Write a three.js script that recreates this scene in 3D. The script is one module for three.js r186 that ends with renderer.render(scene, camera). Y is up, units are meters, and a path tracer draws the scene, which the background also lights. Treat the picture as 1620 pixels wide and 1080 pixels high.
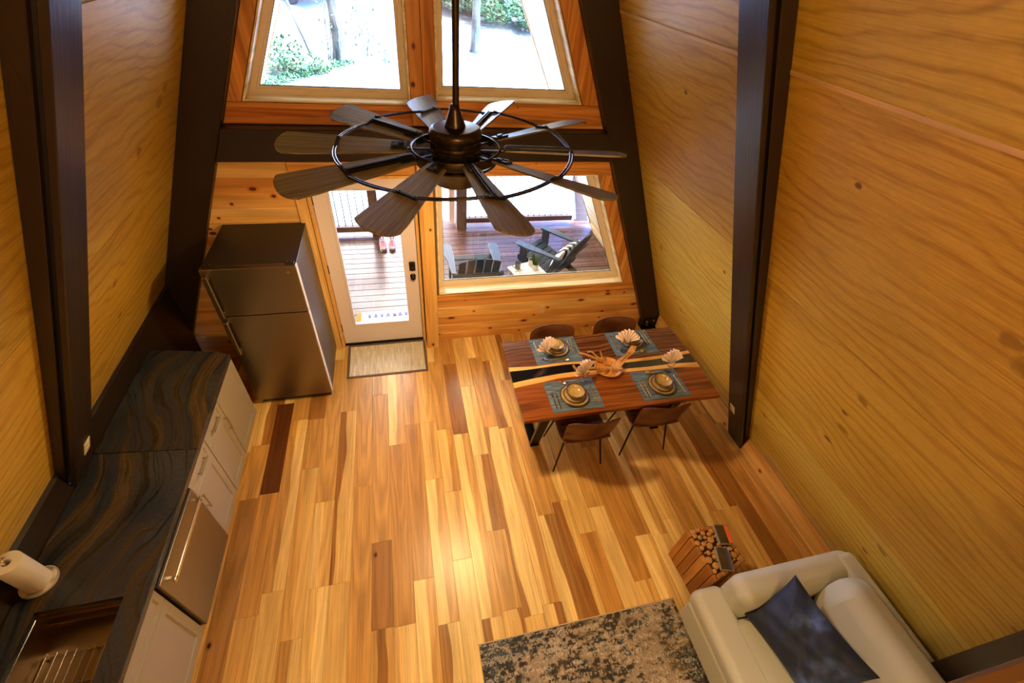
import * as THREE from 'three';
import { RoundedBoxGeometry } from 'three/addons/geometries/RoundedBoxGeometry.js';
import { mergeGeometries, mergeVertices, toCreasedNormals } from 'three/addons/utils/BufferGeometryUtils.js';
import { Sky } from 'three/addons/objects/Sky.js';

// ---------------------------------------------------------------- camera, sky, sun, exposure
const scene = new THREE.Scene();
const camera = new THREE.PerspectiveCamera(75.67, 1.5, 0.05, 400);
camera.position.set(0.7966, 3.733, 4.1482);
camera.rotation.order = 'YXZ';
camera.rotation.set(-42.224 * Math.PI / 180, -17.043 * Math.PI / 180, 6.392 * Math.PI / 180);
scene.add(camera);

const renderer = new THREE.WebGLRenderer({ antialias: true });
renderer.toneMapping = THREE.LinearToneMapping;
renderer.toneMappingExposure = 1.05;
renderer.shadowMap.enabled = true;

const SUN_DIR = new THREE.Vector3(0.62, 0.95, 0.22).normalize();
const sky = new Sky();
sky.name = 'sky';
sky.scale.setScalar(1000);
sky.material.uniforms.turbidity.value = 10;
sky.material.uniforms.rayleigh.value = 0.45;
sky.material.uniforms.mieCoefficient.value = 0.005;
sky.material.uniforms.mieDirectionalG.value = 0.8;
sky.material.uniforms.sunPosition.value.copy(SUN_DIR);
scene.add(sky);
scene.environmentIntensity = 14;

const sun = new THREE.DirectionalLight(new THREE.Color().setRGB(1.0, 0.95, 0.86), 25);
sun.position.copy(SUN_DIR).multiplyScalar(60).add(new THREE.Vector3(1, 0, -12));
sun.target.position.set(1, 0, -12);
sun.castShadow = true;
sun.shadow.camera.left = -30; sun.shadow.camera.right = 30; sun.shadow.camera.top = 30; sun.shadow.camera.bottom = -30; sun.shadow.camera.far = 140;
sun.shadow.mapSize.set(2048, 2048);
scene.add(sun, sun.target);

const LAMP = new THREE.Color().setRGB(1.0, 0.67, 0.32);   // warm tungsten-like light, linear
const FAN_POWER = 22, DOWN_POWER = 8, LOFT_POWER = 20;

// ---------------------------------------------------------------- helpers
function rngOf(seed) { let a = seed >>> 0; return () => { a |= 0; a = a + 0x6D2B79F5 | 0; let t = Math.imul(a ^ a >>> 15, 1 | a); t = t + Math.imul(t ^ t >>> 7, 61 | t) ^ t; return ((t ^ t >>> 14) >>> 0) / 4294967296; }; }
const V = (x, y, z) => new THREE.Vector3(x, y, z);
const used = {};
function numbered(n) { const k = used[n] = (used[n] ?? -1) + 1; return k ? n + '_' + String(k).padStart(3, '0') : n; }
function tag(o, label, category, group, kind) { if (label) o.userData.label = label; if (category) o.userData.category = category; if (group) o.userData.group = group; if (kind) o.userData.kind = kind; return o; }
function thing(name, label, category, pos = [0, 0, 0], ry = 0, group) {
  const g = new THREE.Group(); g.name = numbered(name); g.position.set(...pos); g.rotation.y = ry; scene.add(g);
  return tag(g, label, category, group);
}
function dup(src, name, label, pos, ry = 0) { const c = src.clone(); c.name = numbered(name); c.userData = { ...src.userData, label: label ?? src.userData.label }; c.position.set(...pos); c.rotation.y = ry; scene.add(c); return c; }
function M(list) {
  list = Array.isArray(list) ? list : [list];
  const out = list.map((g) => { const q = g.index ? g.toNonIndexed() : g.clone(); for (const k of Object.keys(q.attributes)) if (!['position', 'normal', 'uv'].includes(k)) q.deleteAttribute(k); if (!q.attributes.uv) q.setAttribute('uv', new THREE.BufferAttribute(new Float32Array(q.attributes.position.count * 2), 2)); q.morphAttributes = {}; q.clearGroups(); return q; });
  return out.length === 1 ? out[0] : mergeGeometries(out);
}
function part(name, geo, mat, parent, label) { const m = new THREE.Mesh(M(geo), mat); m.name = name; m.castShadow = m.receiveShadow = true; parent.add(m); if (label) m.userData.label = label; return m; }
function raw(name, geo, mat, parent, label) { const m = new THREE.Mesh(geo, mat); m.name = name; m.castShadow = m.receiveShadow = true; parent.add(m); if (label) m.userData.label = label; return m; }
function solo(name, geo, mat, label, category, group, kind) { const m = new THREE.Mesh(M(geo), mat); m.name = numbered(name); m.castShadow = m.receiveShadow = true; scene.add(m); return tag(m, label, category, group, kind); }
const struct = (name, geo, mat, label) => solo(name, geo, mat, label, null, null, 'structure');
const tr = (g, x, y, z) => g.translate(x, y, z);
function bx(w, h, d, x = 0, y = 0, z = 0, r = 0, seg = 2) { const g = r > 0 ? new RoundedBoxGeometry(w, h, d, seg, r) : new THREE.BoxGeometry(w, h, d); return g.translate(x, y, z); }
function b2(x0, x1, y0, y1, z0, z1, r = 0, seg = 1) { return bx(x1 - x0, y1 - y0, z1 - z0, (x0 + x1) / 2, (y0 + y1) / 2, (z0 + z1) / 2, r, seg); }
function cyl(r0, r1, h, x = 0, y = 0, z = 0, seg = 20) { return new THREE.CylinderGeometry(r1, r0, h, seg).translate(x, y, z); }
function lathe(pts, seg = 28) { return new THREE.LatheGeometry(pts.map((p) => new THREE.Vector2(p[0], p[1])), seg); }
function tube(pts, r, n = 24, m = 8, closed = false) { return new THREE.TubeGeometry(new THREE.CatmullRomCurve3(pts.map((p) => p.isVector3 ? p : V(...p)), closed), n, r, m, closed); }
function bar(p, q, w, h, r = 0) { // box from p to q, w across (horizontal), h the other way
  p = V(...p); q = V(...q); const d = q.clone().sub(p), L = d.length();
  const g = bx(w, h, L, 0, 0, 0, r, 1); const z = d.normalize(); let up = Math.abs(z.y) > 0.98 ? V(0, 0, 1) : V(0, 1, 0); const x = up.clone().cross(z).normalize(); up = z.clone().cross(x);
  g.applyMatrix4(new THREE.Matrix4().makeBasis(x, up, z)); const c = p.add(q).multiplyScalar(0.5); return g.translate(c.x, c.y, c.z);
}
function rod(p, q, r0, r1 = r0, seg = 10) {
  p = V(...p); q = V(...q); const d = q.clone().sub(p), L = d.length(); const g = new THREE.CylinderGeometry(r1, r0, L, seg);
  g.applyQuaternion(new THREE.Quaternion().setFromUnitVectors(V(0, 1, 0), d.normalize())); const c = p.add(q).multiplyScalar(0.5); return g.translate(c.x, c.y, c.z);
}
function prism(pts, z0, z1, bev = 0) { // polygon in x,y pushed along z
  const s = new THREE.Shape(pts.map((p) => new THREE.Vector2(p[0], p[1])));
  return new THREE.ExtrudeGeometry(s, { depth: z1 - z0 - 2 * bev, bevelEnabled: bev > 0, bevelThickness: bev, bevelSize: bev, bevelOffset: -bev, bevelSegments: 1, curveSegments: 10 }).translate(0, 0, z0 + bev);
}
function slabXZ(pts, y0, y1, bev = 0) { // polygon in x,z pushed along y (top at y1)
  return prism(pts.map((p) => [p[0], -p[1]]), y0, y1, bev).rotateX(-Math.PI / 2);
}
function slabYZ(pts, x0, x1, bev = 0) { // polygon in z,y pushed along x
  return prism(pts.map((p) => [-p[0], p[1]]), x0, x1, bev).rotateY(Math.PI / 2);
}
// uv in metres from the dominant normal; v runs along `grain` ('x','y','z')
function wuv(g, grain = 'z', su = 1, sv = 1, ou = 0, ov = 0) {
  g = g.index ? g.toNonIndexed() : g; const p = g.attributes.position, n = g.attributes.normal, uv = new Float32Array(p.count * 2), ax = { x: 0, y: 1, z: 2 }[grain];
  for (let i = 0; i < p.count; i++) {
    const nn = [Math.abs(n.getX(i)), Math.abs(n.getY(i)), Math.abs(n.getZ(i))], pp = [p.getX(i), p.getY(i), p.getZ(i)];
    let d = nn[0] > nn[1] ? (nn[0] > nn[2] ? 0 : 2) : (nn[1] > nn[2] ? 1 : 2);
    let a, b; if (d === ax) { a = (ax + 1) % 3; b = (ax + 2) % 3; } else { b = ax; a = 3 - d - ax; }
    uv[2 * i] = pp[a] * su + ou; uv[2 * i + 1] = pp[b] * sv + ov;
  }
  g.setAttribute('uv', new THREE.BufferAttribute(uv, 2)); return g;
}
// a sheet f(u,v) with thickness: both faces and the rim
function shell(f, nu, nv, th, closedRim = true) {
  const P = [], N = [], e = 1e-3;
  for (let j = 0; j <= nv; j++) for (let i = 0; i <= nu; i++) {
    const u = i / nu, v = j / nv, p = f(u, v), a = f(Math.min(u + e, 1), v).sub(f(Math.max(u - e, 0), v)), b = f(u, Math.min(v + e, 1)).sub(f(u, Math.max(v - e, 0)));
    P.push(p); N.push(a.cross(b).normalize());
  }
  const W = nu + 1, pos = [], uv = [], idx = [], T = typeof th === 'function' ? th : () => th;
  for (const s of [1, -1]) for (let k = 0; k < P.length; k++) { const u = (k % W) / nu, v = Math.floor(k / W) / nv, q = P[k].clone().addScaledVector(N[k], s * T(u, v) / 2); pos.push(q.x, q.y, q.z); uv.push(u, v); }
  const o = P.length;
  for (let j = 0; j < nv; j++) for (let i = 0; i < nu; i++) { const a = j * W + i, b = a + 1, c = a + W, d = c + 1; idx.push(a, b, d, a, d, c, o + a, o + d, o + b, o + a, o + c, o + d); }
  const rim = [];
  for (let i = 0; i < nu; i++) rim.push([i, i + 1]); for (let j = 0; j < nv; j++) rim.push([j * W + nu, (j + 1) * W + nu]); for (let i = nu; i > 0; i--) rim.push([nv * W + i, nv * W + i - 1]); for (let j = nv; j > 0; j--) rim.push([j * W, (j - 1) * W]);
  if (closedRim) for (const [a, b] of rim) idx.push(a, o + a, b, b, o + a, o + b);
  let g = new THREE.BufferGeometry(); g.setAttribute('position', new THREE.Float32BufferAttribute(pos, 3)); g.setAttribute('uv', new THREE.Float32BufferAttribute(uv, 2)); g.setIndex(idx); g.computeVertexNormals();
  return toCreasedNormals(g, 0.9);
}
// soft closed cushion lying in x,z, w by d, t thick at the middle; corners drawn out into points
function puff(w, d, t, n = 22, pinch = 0.10, pw = 3.2, seed = 1, wr = 0.004) {
  const pos = [], uv = [], idx = [], W = n + 1, r = rngOf(seed), ph = [r() * 6, r() * 6, r() * 6];
  for (const s of [1, -1]) for (let j = 0; j <= n; j++) for (let i = 0; i <= n; i++) {
    const u = i / n * 2 - 1, v = j / n * 2 - 1, h = Math.pow(Math.max(0, (1 - Math.pow(Math.abs(u), pw)) * (1 - Math.pow(Math.abs(v), pw))), 0.55);
    const x = u * w / 2 * (1 - pinch * (1 - v * v)), z = v * d / 2 * (1 - pinch * (1 - u * u));
    const k = wr * h * (Math.sin(7 * u + 3 * v + ph[0]) + Math.sin(11 * v - 4 * u + ph[1]) + 0.6 * Math.sin(17 * u + 9 * v + ph[2]));
    pos.push(x, s * (t / 2 * h + k), z); uv.push(i / n * w, j / n * d);
  }
  const o = W * W;
  for (let j = 0; j < n; j++) for (let i = 0; i < n; i++) { const a = j * W + i, b = a + 1, c = a + W, e = c + 1; idx.push(a, c, b, b, c, e, o + a, o + b, o + c, o + b, o + e, o + c); }
  const g = new THREE.BufferGeometry(); g.setAttribute('position', new THREE.Float32BufferAttribute(pos, 3)); g.setAttribute('uv', new THREE.Float32BufferAttribute(uv, 2)); g.setIndex(idx); g.computeVertexNormals(); return g;
}

// ---------------------------------------------------------------- noise and textures
const NT = new Float32Array(65536); { const r = rngOf(77); for (let i = 0; i < 65536; i++) NT[i] = r(); }
function vn(x, y, px, py, s) { // periodic value noise
  const xi = Math.floor(x), yi = Math.floor(y); let fx = x - xi, fy = y - yi; fx = fx * fx * (3 - 2 * fx); fy = fy * fy * (3 - 2 * fy);
  const x0 = ((xi % px) + px) % px, x1 = (x0 + 1) % px, y0 = ((yi % py) + py) % py, y1 = (y0 + 1) % py, k = s * 9176;
  const h = (a, b) => NT[(a * 7919 + b * 104729 + k) & 65535];
  return (h(x0, y0) * (1 - fx) + h(x1, y0) * fx) * (1 - fy) + (h(x0, y1) * (1 - fx) + h(x1, y1) * fx) * fy;
}
function fbm(u, v, px, py, oct, s) { let a = 0, w = 0.5, t = 0; for (let i = 0; i < oct; i++) { a += w * vn(u * px, v * py, px, py, s + i * 13); t += w; px *= 2; py *= 2; w *= 0.5; } return a / t; }
const clamp = (x, a = 0, b = 1) => x < a ? a : x > b ? b : x, mix = (a, b, t) => a + (b - a) * t, sst = (a, b, x) => { x = clamp((x - a) / (b - a)); return x * x * (3 - 2 * x); };
const mix3 = (a, b, t) => [mix(a[0], b[0], t), mix(a[1], b[1], t), mix(a[2], b[2], t)];
const hex = (h) => [(h >> 16 & 255) / 255, (h >> 8 & 255) / 255, (h & 255) / 255];
function tex(w, h, f, srgb = true) {
  const d = new Uint8Array(w * h * 4);
  for (let j = 0; j < h; j++) for (let i = 0; i < w; i++) { const c = f((i + 0.5) / w, (j + 0.5) / h), k = (j * w + i) * 4; if (typeof c === 'number') d[k] = d[k + 1] = d[k + 2] = clamp(c) * 255; else { d[k] = clamp(c[0]) * 255; d[k + 1] = clamp(c[1]) * 255; d[k + 2] = clamp(c[2]) * 255; } d[k + 3] = 255; }
  const t = new THREE.DataTexture(d, w, h, THREE.RGBAFormat); t.wrapS = t.wrapT = THREE.RepeatWrapping; t.magFilter = THREE.LinearFilter; t.minFilter = THREE.LinearMipmapLinearFilter; t.generateMipmaps = true; t.anisotropy = 8; if (srgb) t.colorSpace = THREE.SRGBColorSpace; t.needsUpdate = true; return t;
}
const std = (o) => new THREE.MeshStandardMaterial(o), phy = (o) => new THREE.MeshPhysicalMaterial(o);
const rgb = (r, g, b) => new THREE.Color().setRGB(r, g, b);
// ---------------------------------------------------------------- materials
// four strips side by side, each the face of one board; grain along v
function boards(seed, w, h, styles, o) {
  return tex(w, h, (u, v) => {
    const k = Math.min(3, Math.floor(u * 4)), x = u * 4 - k, st = styles[k], s = seed + k * 31;
    const warp = fbm(x, v, 2, 4, 3, s + 1) - 0.5, big = fbm(x, v, 2, 3, 2, s + 2);
    let b = st.edge + 0.5 * (fbm(0.5, v, 1, 3, 3, s + 3) - 0.5) + 0.10 * (fbm(x, v, 3, 9, 2, s + 9) - 0.5);
    const heart = st.mix === 0 ? 0 : st.mix === 2 ? 1 : sst(b - 0.025, b + 0.025, x) * (st.two ? 1 - sst(b + st.two, b + st.two + 0.06, x) : 1);
    const cath = 0.5 + 0.5 * Math.sin(6.283 * ((x - 0.5) * (x - 0.5) * o.rings + warp * o.wave + v * (o.climb ?? 3)));
    const fine = fbm(x, v, o.fine ?? 44, 5, 2, s + 4), pore = fbm(x, v, 90, 26, 1, s + 6);
    let c = mix3(st.pale, st.dark, heart);
    const d = 1 - (o.cath * (1 - cath) * (0.55 + 0.45 * heart)) - o.fineAmt * (fine - 0.5) - 0.16 * (big - 0.5) - (pore > 0.72 ? o.pore : 0);
    c = [c[0] * d, c[1] * (d * 1.02 - 0.02), c[2] * (d * 1.05 - 0.05)];
    for (const kn of st.knots) { const dx = (x - kn[0]) * o.bw, dy = (v - kn[1]) * o.len, q = Math.hypot(dx, dy * (kn[3] ?? 0.6)) / kn[2]; if (q < 2.2) { const m = 1 - sst(0.75, 1.05, q), halo = (1 - sst(1, 2.2, q)) * 0.35; c = mix3(c, o.halo, halo); c = mix3(c, o.knot, m * 0.92); } }
    return c;
  });
}
const kr = rngOf(5);
const knotList = (n, r0, r1) => Array.from({ length: n }, () => [0.12 + 0.76 * kr(), kr() * 0.9 + 0.05, r0 + (r1 - r0) * kr(), 0.4 + 0.5 * kr()]);
const PALE = hex(0xecd096), PALE2 = hex(0xe0bc7e), TAN = hex(0xcda264), BRN = hex(0xaa7d48), DRK = hex(0x6b4020);
const ST = (pale, dark, m, edge, knots, two) => ({ pale, dark, mix: m, edge, knots, two });
const hkO = { rings: 5, wave: 1.8, cath: 0.12, fineAmt: 0.24, pore: 0.05, bw: 0.157, len: 2.4, halo: DRK, knot: hex(0x2a140a) };
const floorTex = [
  boards(11, 512, 1024, [ST(PALE, BRN, 0, 0.5, []), ST(PALE, TAN, 1, 0.55, []), ST(PALE2, TAN, 2, 0.5, []), ST(PALE2, BRN, 1, 0.35, knotList(1, 0.006, 0.012), 0.4)], hkO),
  boards(211, 512, 1024, [ST(PALE, TAN, 2, 0.5, []), ST(PALE, BRN, 1, 0.7, []), ST(PALE2, BRN, 2, 0.5, knotList(1, 0.008, 0.014)), ST(PALE, TAN, 1, 0.3, [], 0.5)], hkO),
  boards(411, 512, 1024, [ST(PALE2, DRK, 2, 0.5, knotList(1, 0.01, 0.014)), ST(PALE, PALE2, 1, 0.5, []), ST(PALE2, TAN, 2, 0.4, []), ST(PALE, BRN, 1, 0.45, [])], hkO),
];
const floorMats = []; for (const t of floorTex) for (const c of [0xfff8de, 0xf8ecd0, 0xf0deb8]) floorMats.push(std({ map: t, color: new THREE.Color(c), roughness: 0.33 }));
const pnO = { rings: 3, wave: 1.1, cath: 0.09, fineAmt: 0.10, pore: 0.02, bw: 0.14, len: 2.4, halo: hex(0xa8622a), knot: hex(0x5a2408), fine: 30 };
const P1 = hex(0xe8bc74), P2 = hex(0xe0ae62), P3 = hex(0xd9a256);
const pineTex = boards(611, 512, 1024, [ST(P1, P2, 1, 0.5, knotList(4, 0.008, 0.018)), ST(P2, P3, 1, 0.4, knotList(3, 0.010, 0.019)), ST(P1, P3, 1, 0.6, knotList(4, 0.007, 0.016)), ST(P2, P1, 1, 0.5, knotList(3, 0.007, 0.017))], pnO);
const pineMats = [0xffffff, 0xfff0e0, 0xf2dcc6].map((c) => std({ map: pineTex, color: new THREE.Color(c), roughness: 0.42 }));
const cedarTex = boards(711, 512, 1024, [ST(hex(0xe09c4c), hex(0xc8803a), 1, 0.5, knotList(1, 0.005, 0.01)), ST(hex(0xdc9c50), hex(0xcc8838), 1, 0.4, knotList(2, 0.004, 0.008)), ST(hex(0xd89246), hex(0xc67c34), 1, 0.6, []), ST(hex(0xe2a458), hex(0xd08c44), 1, 0.5, knotList(1, 0.006, 0.011))], { ...pnO, rings: 6, cath: 0.16 });
const cedarMats = [0xffffff, 0xf2e2d2].map((c) => std({ map: cedarTex, color: new THREE.Color(c), roughness: 0.4 }));

const palePine = [0xffffff, 0xfff4e4].map((c) => std({ map: boards(811, 256, 512, [ST(hex(0xecd3a0), hex(0xe2c186), 1, 0.5, knotList(2, 0.006, 0.012)), ST(hex(0xe8cc96), hex(0xdcb87a), 1, 0.4, []), ST(hex(0xeed8a8), hex(0xe0bf84), 1, 0.6, knotList(1, 0.006, 0.012)), ST(hex(0xe4c68e), hex(0xd9b274), 1, 0.5, [])], pnO), color: new THREE.Color(c), roughness: 0.6 }));
const jambMat = std({ map: boards(851, 256, 512, [0, 1, 2, 3].map((i) => ST(hex(0xf8ebcb), hex(0xf0dcb0), 1, 0.3 + 0.1 * i, i === 2 ? knotList(1, 0.006, 0.01) : [])), pnO), roughness: 0.36 });
// rotary-cut veneer of the big wall sheets, grain along v (2.4 m), 1.28 m across u
function veneer(seed, knots) {
  const A = hex(0xd4b74e), B = hex(0xac892c), C = hex(0x8c6e1e);
  return tex(1024, 1024, (u, v) => {
    const w = fbm(u, v, 3, 3, 4, seed) - 0.5, w2 = fbm(u, v, 6, 2, 3, seed + 5) - 0.5;
    const ph = u * 15 + w * 3.6 + w2 * 1.3, r = 0.5 + 0.5 * Math.sin(6.283 * ph), line = Math.pow(r, 5), fine = fbm(u, v, 220, 14, 2, seed + 8), cross = fbm(u, v, 90, 90, 2, seed + 9), blot = fbm(u, v, 4, 3, 3, seed + 11);
    let c = mix3(A, B, clamp(0.12 + 0.7 * (blot - 0.35) + 0.75 * line * (0.25 + 0.75 * fbm(u, v, 5, 5, 2, seed + 3)) + 0.8 * (fine - 0.5)));
    const k = 1 - 0.06 * (cross - 0.5); c = [c[0] * k, c[1] * k, c[2] * k];
    for (const q of knots) { const d = Math.hypot((u - q[0]) * 1.28, (v - q[1]) * 2.4 * 0.7) / q[2] + 1.1 * (fbm(u, v, 40, 60, 2, seed + 15) - 0.5); if (d < 1.4) c = mix3(c, q[3] ? hex(0x5e3510) : C, (1 - sst(0.5, 1.3, d)) * 0.75); }
    return c;
  });
}
const veneerTex = [veneer(21, [[0.3, 0.2, 0.02, 1], [0.5, 0.23, 0.03], [0.62, 0.22, 0.018, 1], [0.8, 0.25, 0.03], [0.42, 0.7, 0.022], [0.7, 0.74, 0.026]]), veneer(61, [[0.55, 0.62, 0.035], [0.5, 0.66, 0.04], [0.33, 0.8, 0.03], [0.75, 0.3, 0.012, 1]])];
const veneerMats = []; for (const t of veneerTex) for (const c of [0xffffff, 0xfff3e2, 0xf5e6cc]) veneerMats.push(std({ map: t, color: new THREE.Color(c), roughness: 0.5 }));
const M_ = {
  beam: std({ color: rgb(0.020, 0.0115, 0.0065), roughness: 0.42, roughnessMap: tex(256, 256, (u, v) => 0.75 + 0.25 * fbm(u, v, 40, 4, 3, 3), false), bumpMap: tex(256, 512, (u, v) => fbm(u, v, 48, 5, 3, 7), false), bumpScale: 0.0008 }),
  black: std({ color: rgb(0.008, 0.007, 0.007), roughness: 0.5 }),
  blackMetal: std({ color: rgb(0.012, 0.011, 0.010), roughness: 0.38, metalness: 0.6 }),
  bronze: std({ color: rgb(0.045, 0.034, 0.024), roughness: 0.27, metalness: 0.8 }),
  subfloor: std({ color: rgb(0.06, 0.035, 0.02), roughness: 0.9 }),
  sheath: std({ color: rgb(0.16, 0.10, 0.05), roughness: 0.9 }),
  roofOut: std({ color: rgb(0.05, 0.05, 0.05), roughness: 0.9 }),
  vinyl: std({ color: rgb(0.74, 0.63, 0.46), roughness: 0.45 }),
  doorPaint: std({ color: rgb(0.72, 0.65, 0.67), roughness: 0.45 }),
  glass: phy({ color: 0xffffff, roughness: 0.0, transmission: 1, thickness: 0, ior: 1.5 }),
  gasket: std({ color: rgb(0.02, 0.03, 0.03), roughness: 0.6 }),
  steel: std({ color: rgb(0.30, 0.27, 0.225), roughness: 0.34, metalness: 1 }),
  steelBright: std({ color: rgb(0.62, 0.58, 0.52), roughness: 0.22, metalness: 1 }),
  sinkSteel: std({ color: rgb(0.32, 0.25, 0.18), roughness: 0.34, metalness: 1 }),
  fridgeTop: std({ color: rgb(0.022, 0.017, 0.013), roughness: 0.48 }),
  fridgeSide: std({ color: rgb(0.085, 0.085, 0.08), roughness: 0.35, metalness: 0.4 }),
  paint: std({ color: rgb(0.36, 0.32, 0.25), roughness: 0.5 }),
  brass: std({ color: rgb(0.75, 0.55, 0.26), roughness: 0.3, metalness: 1 }),
  ivory: std({ color: rgb(0.72, 0.62, 0.42), roughness: 0.5 }),
  paper: std({ color: rgb(0.70, 0.65, 0.54), roughness: 0.95, bumpMap: tex(128, 128, (u, v) => fbm(u, v, 24, 24, 2, 9), false), bumpScale: 0.001 }),
  sofa: std({ color: rgb(0.47, 0.455, 0.355), roughness: 0.62, bumpMap: tex(256, 256, (u, v) => fbm(u, v, 60, 60, 3, 15), false), bumpScale: 0.0006 }),
  leather: std({ roughness: 0.40, map: tex(256, 256, (u, v) => mix3(hex(0x3c1e0e), hex(0x74421e), clamp(0.2 + 1.1 * (fbm(u, v, 4, 4, 4, 41) - 0.3) + 0.3 * (fbm(u, v, 60, 60, 2, 43) - 0.5)))), bumpMap: tex(256, 256, (u, v) => fbm(u, v, 70, 70, 2, 44), false), bumpScale: 0.0004 }),
  stoneRing: std({ map: tex(128, 128, (u, v) => mix3(hex(0x8c857c), hex(0xd8d0c4), sst(0.35, 0.65, fbm(u, v, 6, 6, 4, 51)))), roughness: 0.3 }),
  china: std({ color: rgb(0.42, 0.29, 0.13), roughness: 0.16, map: tex(128, 128, (u, v) => { const k = 0.75 + 0.4 * fbm(u, v, 12, 12, 3, 53); return [k, k, k * 0.95]; }) }),
  chinaRim: std({ color: rgb(0.07, 0.035, 0.015), roughness: 0.18 }),
  cutlery: std({ color: rgb(0.74, 0.66, 0.54), roughness: 0.2, metalness: 1 }),
  wine: phy({ color: 0xffffff, roughness: 0.0, transmission: 1, thickness: 0.002, ior: 1.5 }),
  napkin: std({ color: rgb(0.90, 0.74, 0.68), roughness: 0.85 }),
  driftwood: std({ roughness: 0.6, map: tex(256, 256, (u, v) => mix3(hex(0x8a5424), hex(0xd9a85c), clamp(0.3 + 1.1 * (fbm(u, v, 3, 40, 3, 61) - 0.35)))) }),
  trayWood: std({ roughness: 0.4, map: tex(256, 256, (u, v) => mix3(hex(0xb26a22), hex(0xdc9a48), fbm(u, v, 40, 3, 3, 63))) }),
  resin: phy({ color: rgb(0.006, 0.006, 0.007), roughness: 0.12, clearcoat: 1, clearcoatRoughness: 0.05 }),
  sapwood: std({ roughness: 0.25, map: tex(512, 64, (u, v) => mix3(hex(0xb8853e), hex(0xdcae66), fbm(u, v, 4, 8, 4, 65))) }),
  walnutFront: std({ roughness: 0.24, map: tex(1024, 256, (u, v) => { const w = fbm(u, v, 3, 2, 4, 71) - 0.5, s = fbm(u, v + 0.15 * w, 5, 24, 3, 73), d = sst(0.62, 0.8, fbm(u, v + 0.2 * w, 3, 10, 3, 75)); return mix3(mix3(hex(0x63300f), hex(0x8a4c1c), clamp(s * 1.3 - 0.15)), hex(0x35180a), d * 0.4); }) }),
  walnutRear: std({ roughness: 0.24, map: tex(1024, 256, (u, v) => { const w = fbm(u, v, 3, 2, 4, 81) - 0.5, s = fbm(u, v + 0.2 * w, 4, 20, 3, 83), q = 0.5 + 0.5 * Math.sin(6.283 * (v * 9 + w * 4 + 0.8 * Math.sin(u * 9))); return mix3(mix3(hex(0x46240f), hex(0x8c5424), clamp(s * 1.35 - 0.2)), hex(0x24120a), q * 0.45); }) }),
  stone: null,
  rug: std({ roughness: 0.98, map: tex(1024, 1024, (u, v) => {
    const t = vn(u * 300, v * 220, 300, 220, 91), a = fbm(u, v, 11, 9, 5, 93), b = fbm(u, v, 12, 10, 5, 95), d = fbm(u, v, 60, 90, 3, 97), st = fbm(u, v, 14, 110, 3, 99);
    let c = mix3(hex(0xaa9884), hex(0x6b5c44), clamp((a - 0.40) * 4 + (d - 0.5) * 3.2 + (t - 0.5) * 1.2));
    c = mix3(c, hex(0x3c4a52), sst(0.48, 0.62, b + 0.6 * (d - 0.5) + 0.3 * (st - 0.5)) * 0.85); c = mix3(c, hex(0x2f2820), sst(0.52, 0.70, fbm(u, v, 9, 9, 4, 101) + 0.8 * (d - 0.5)) * 0.75);
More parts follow.
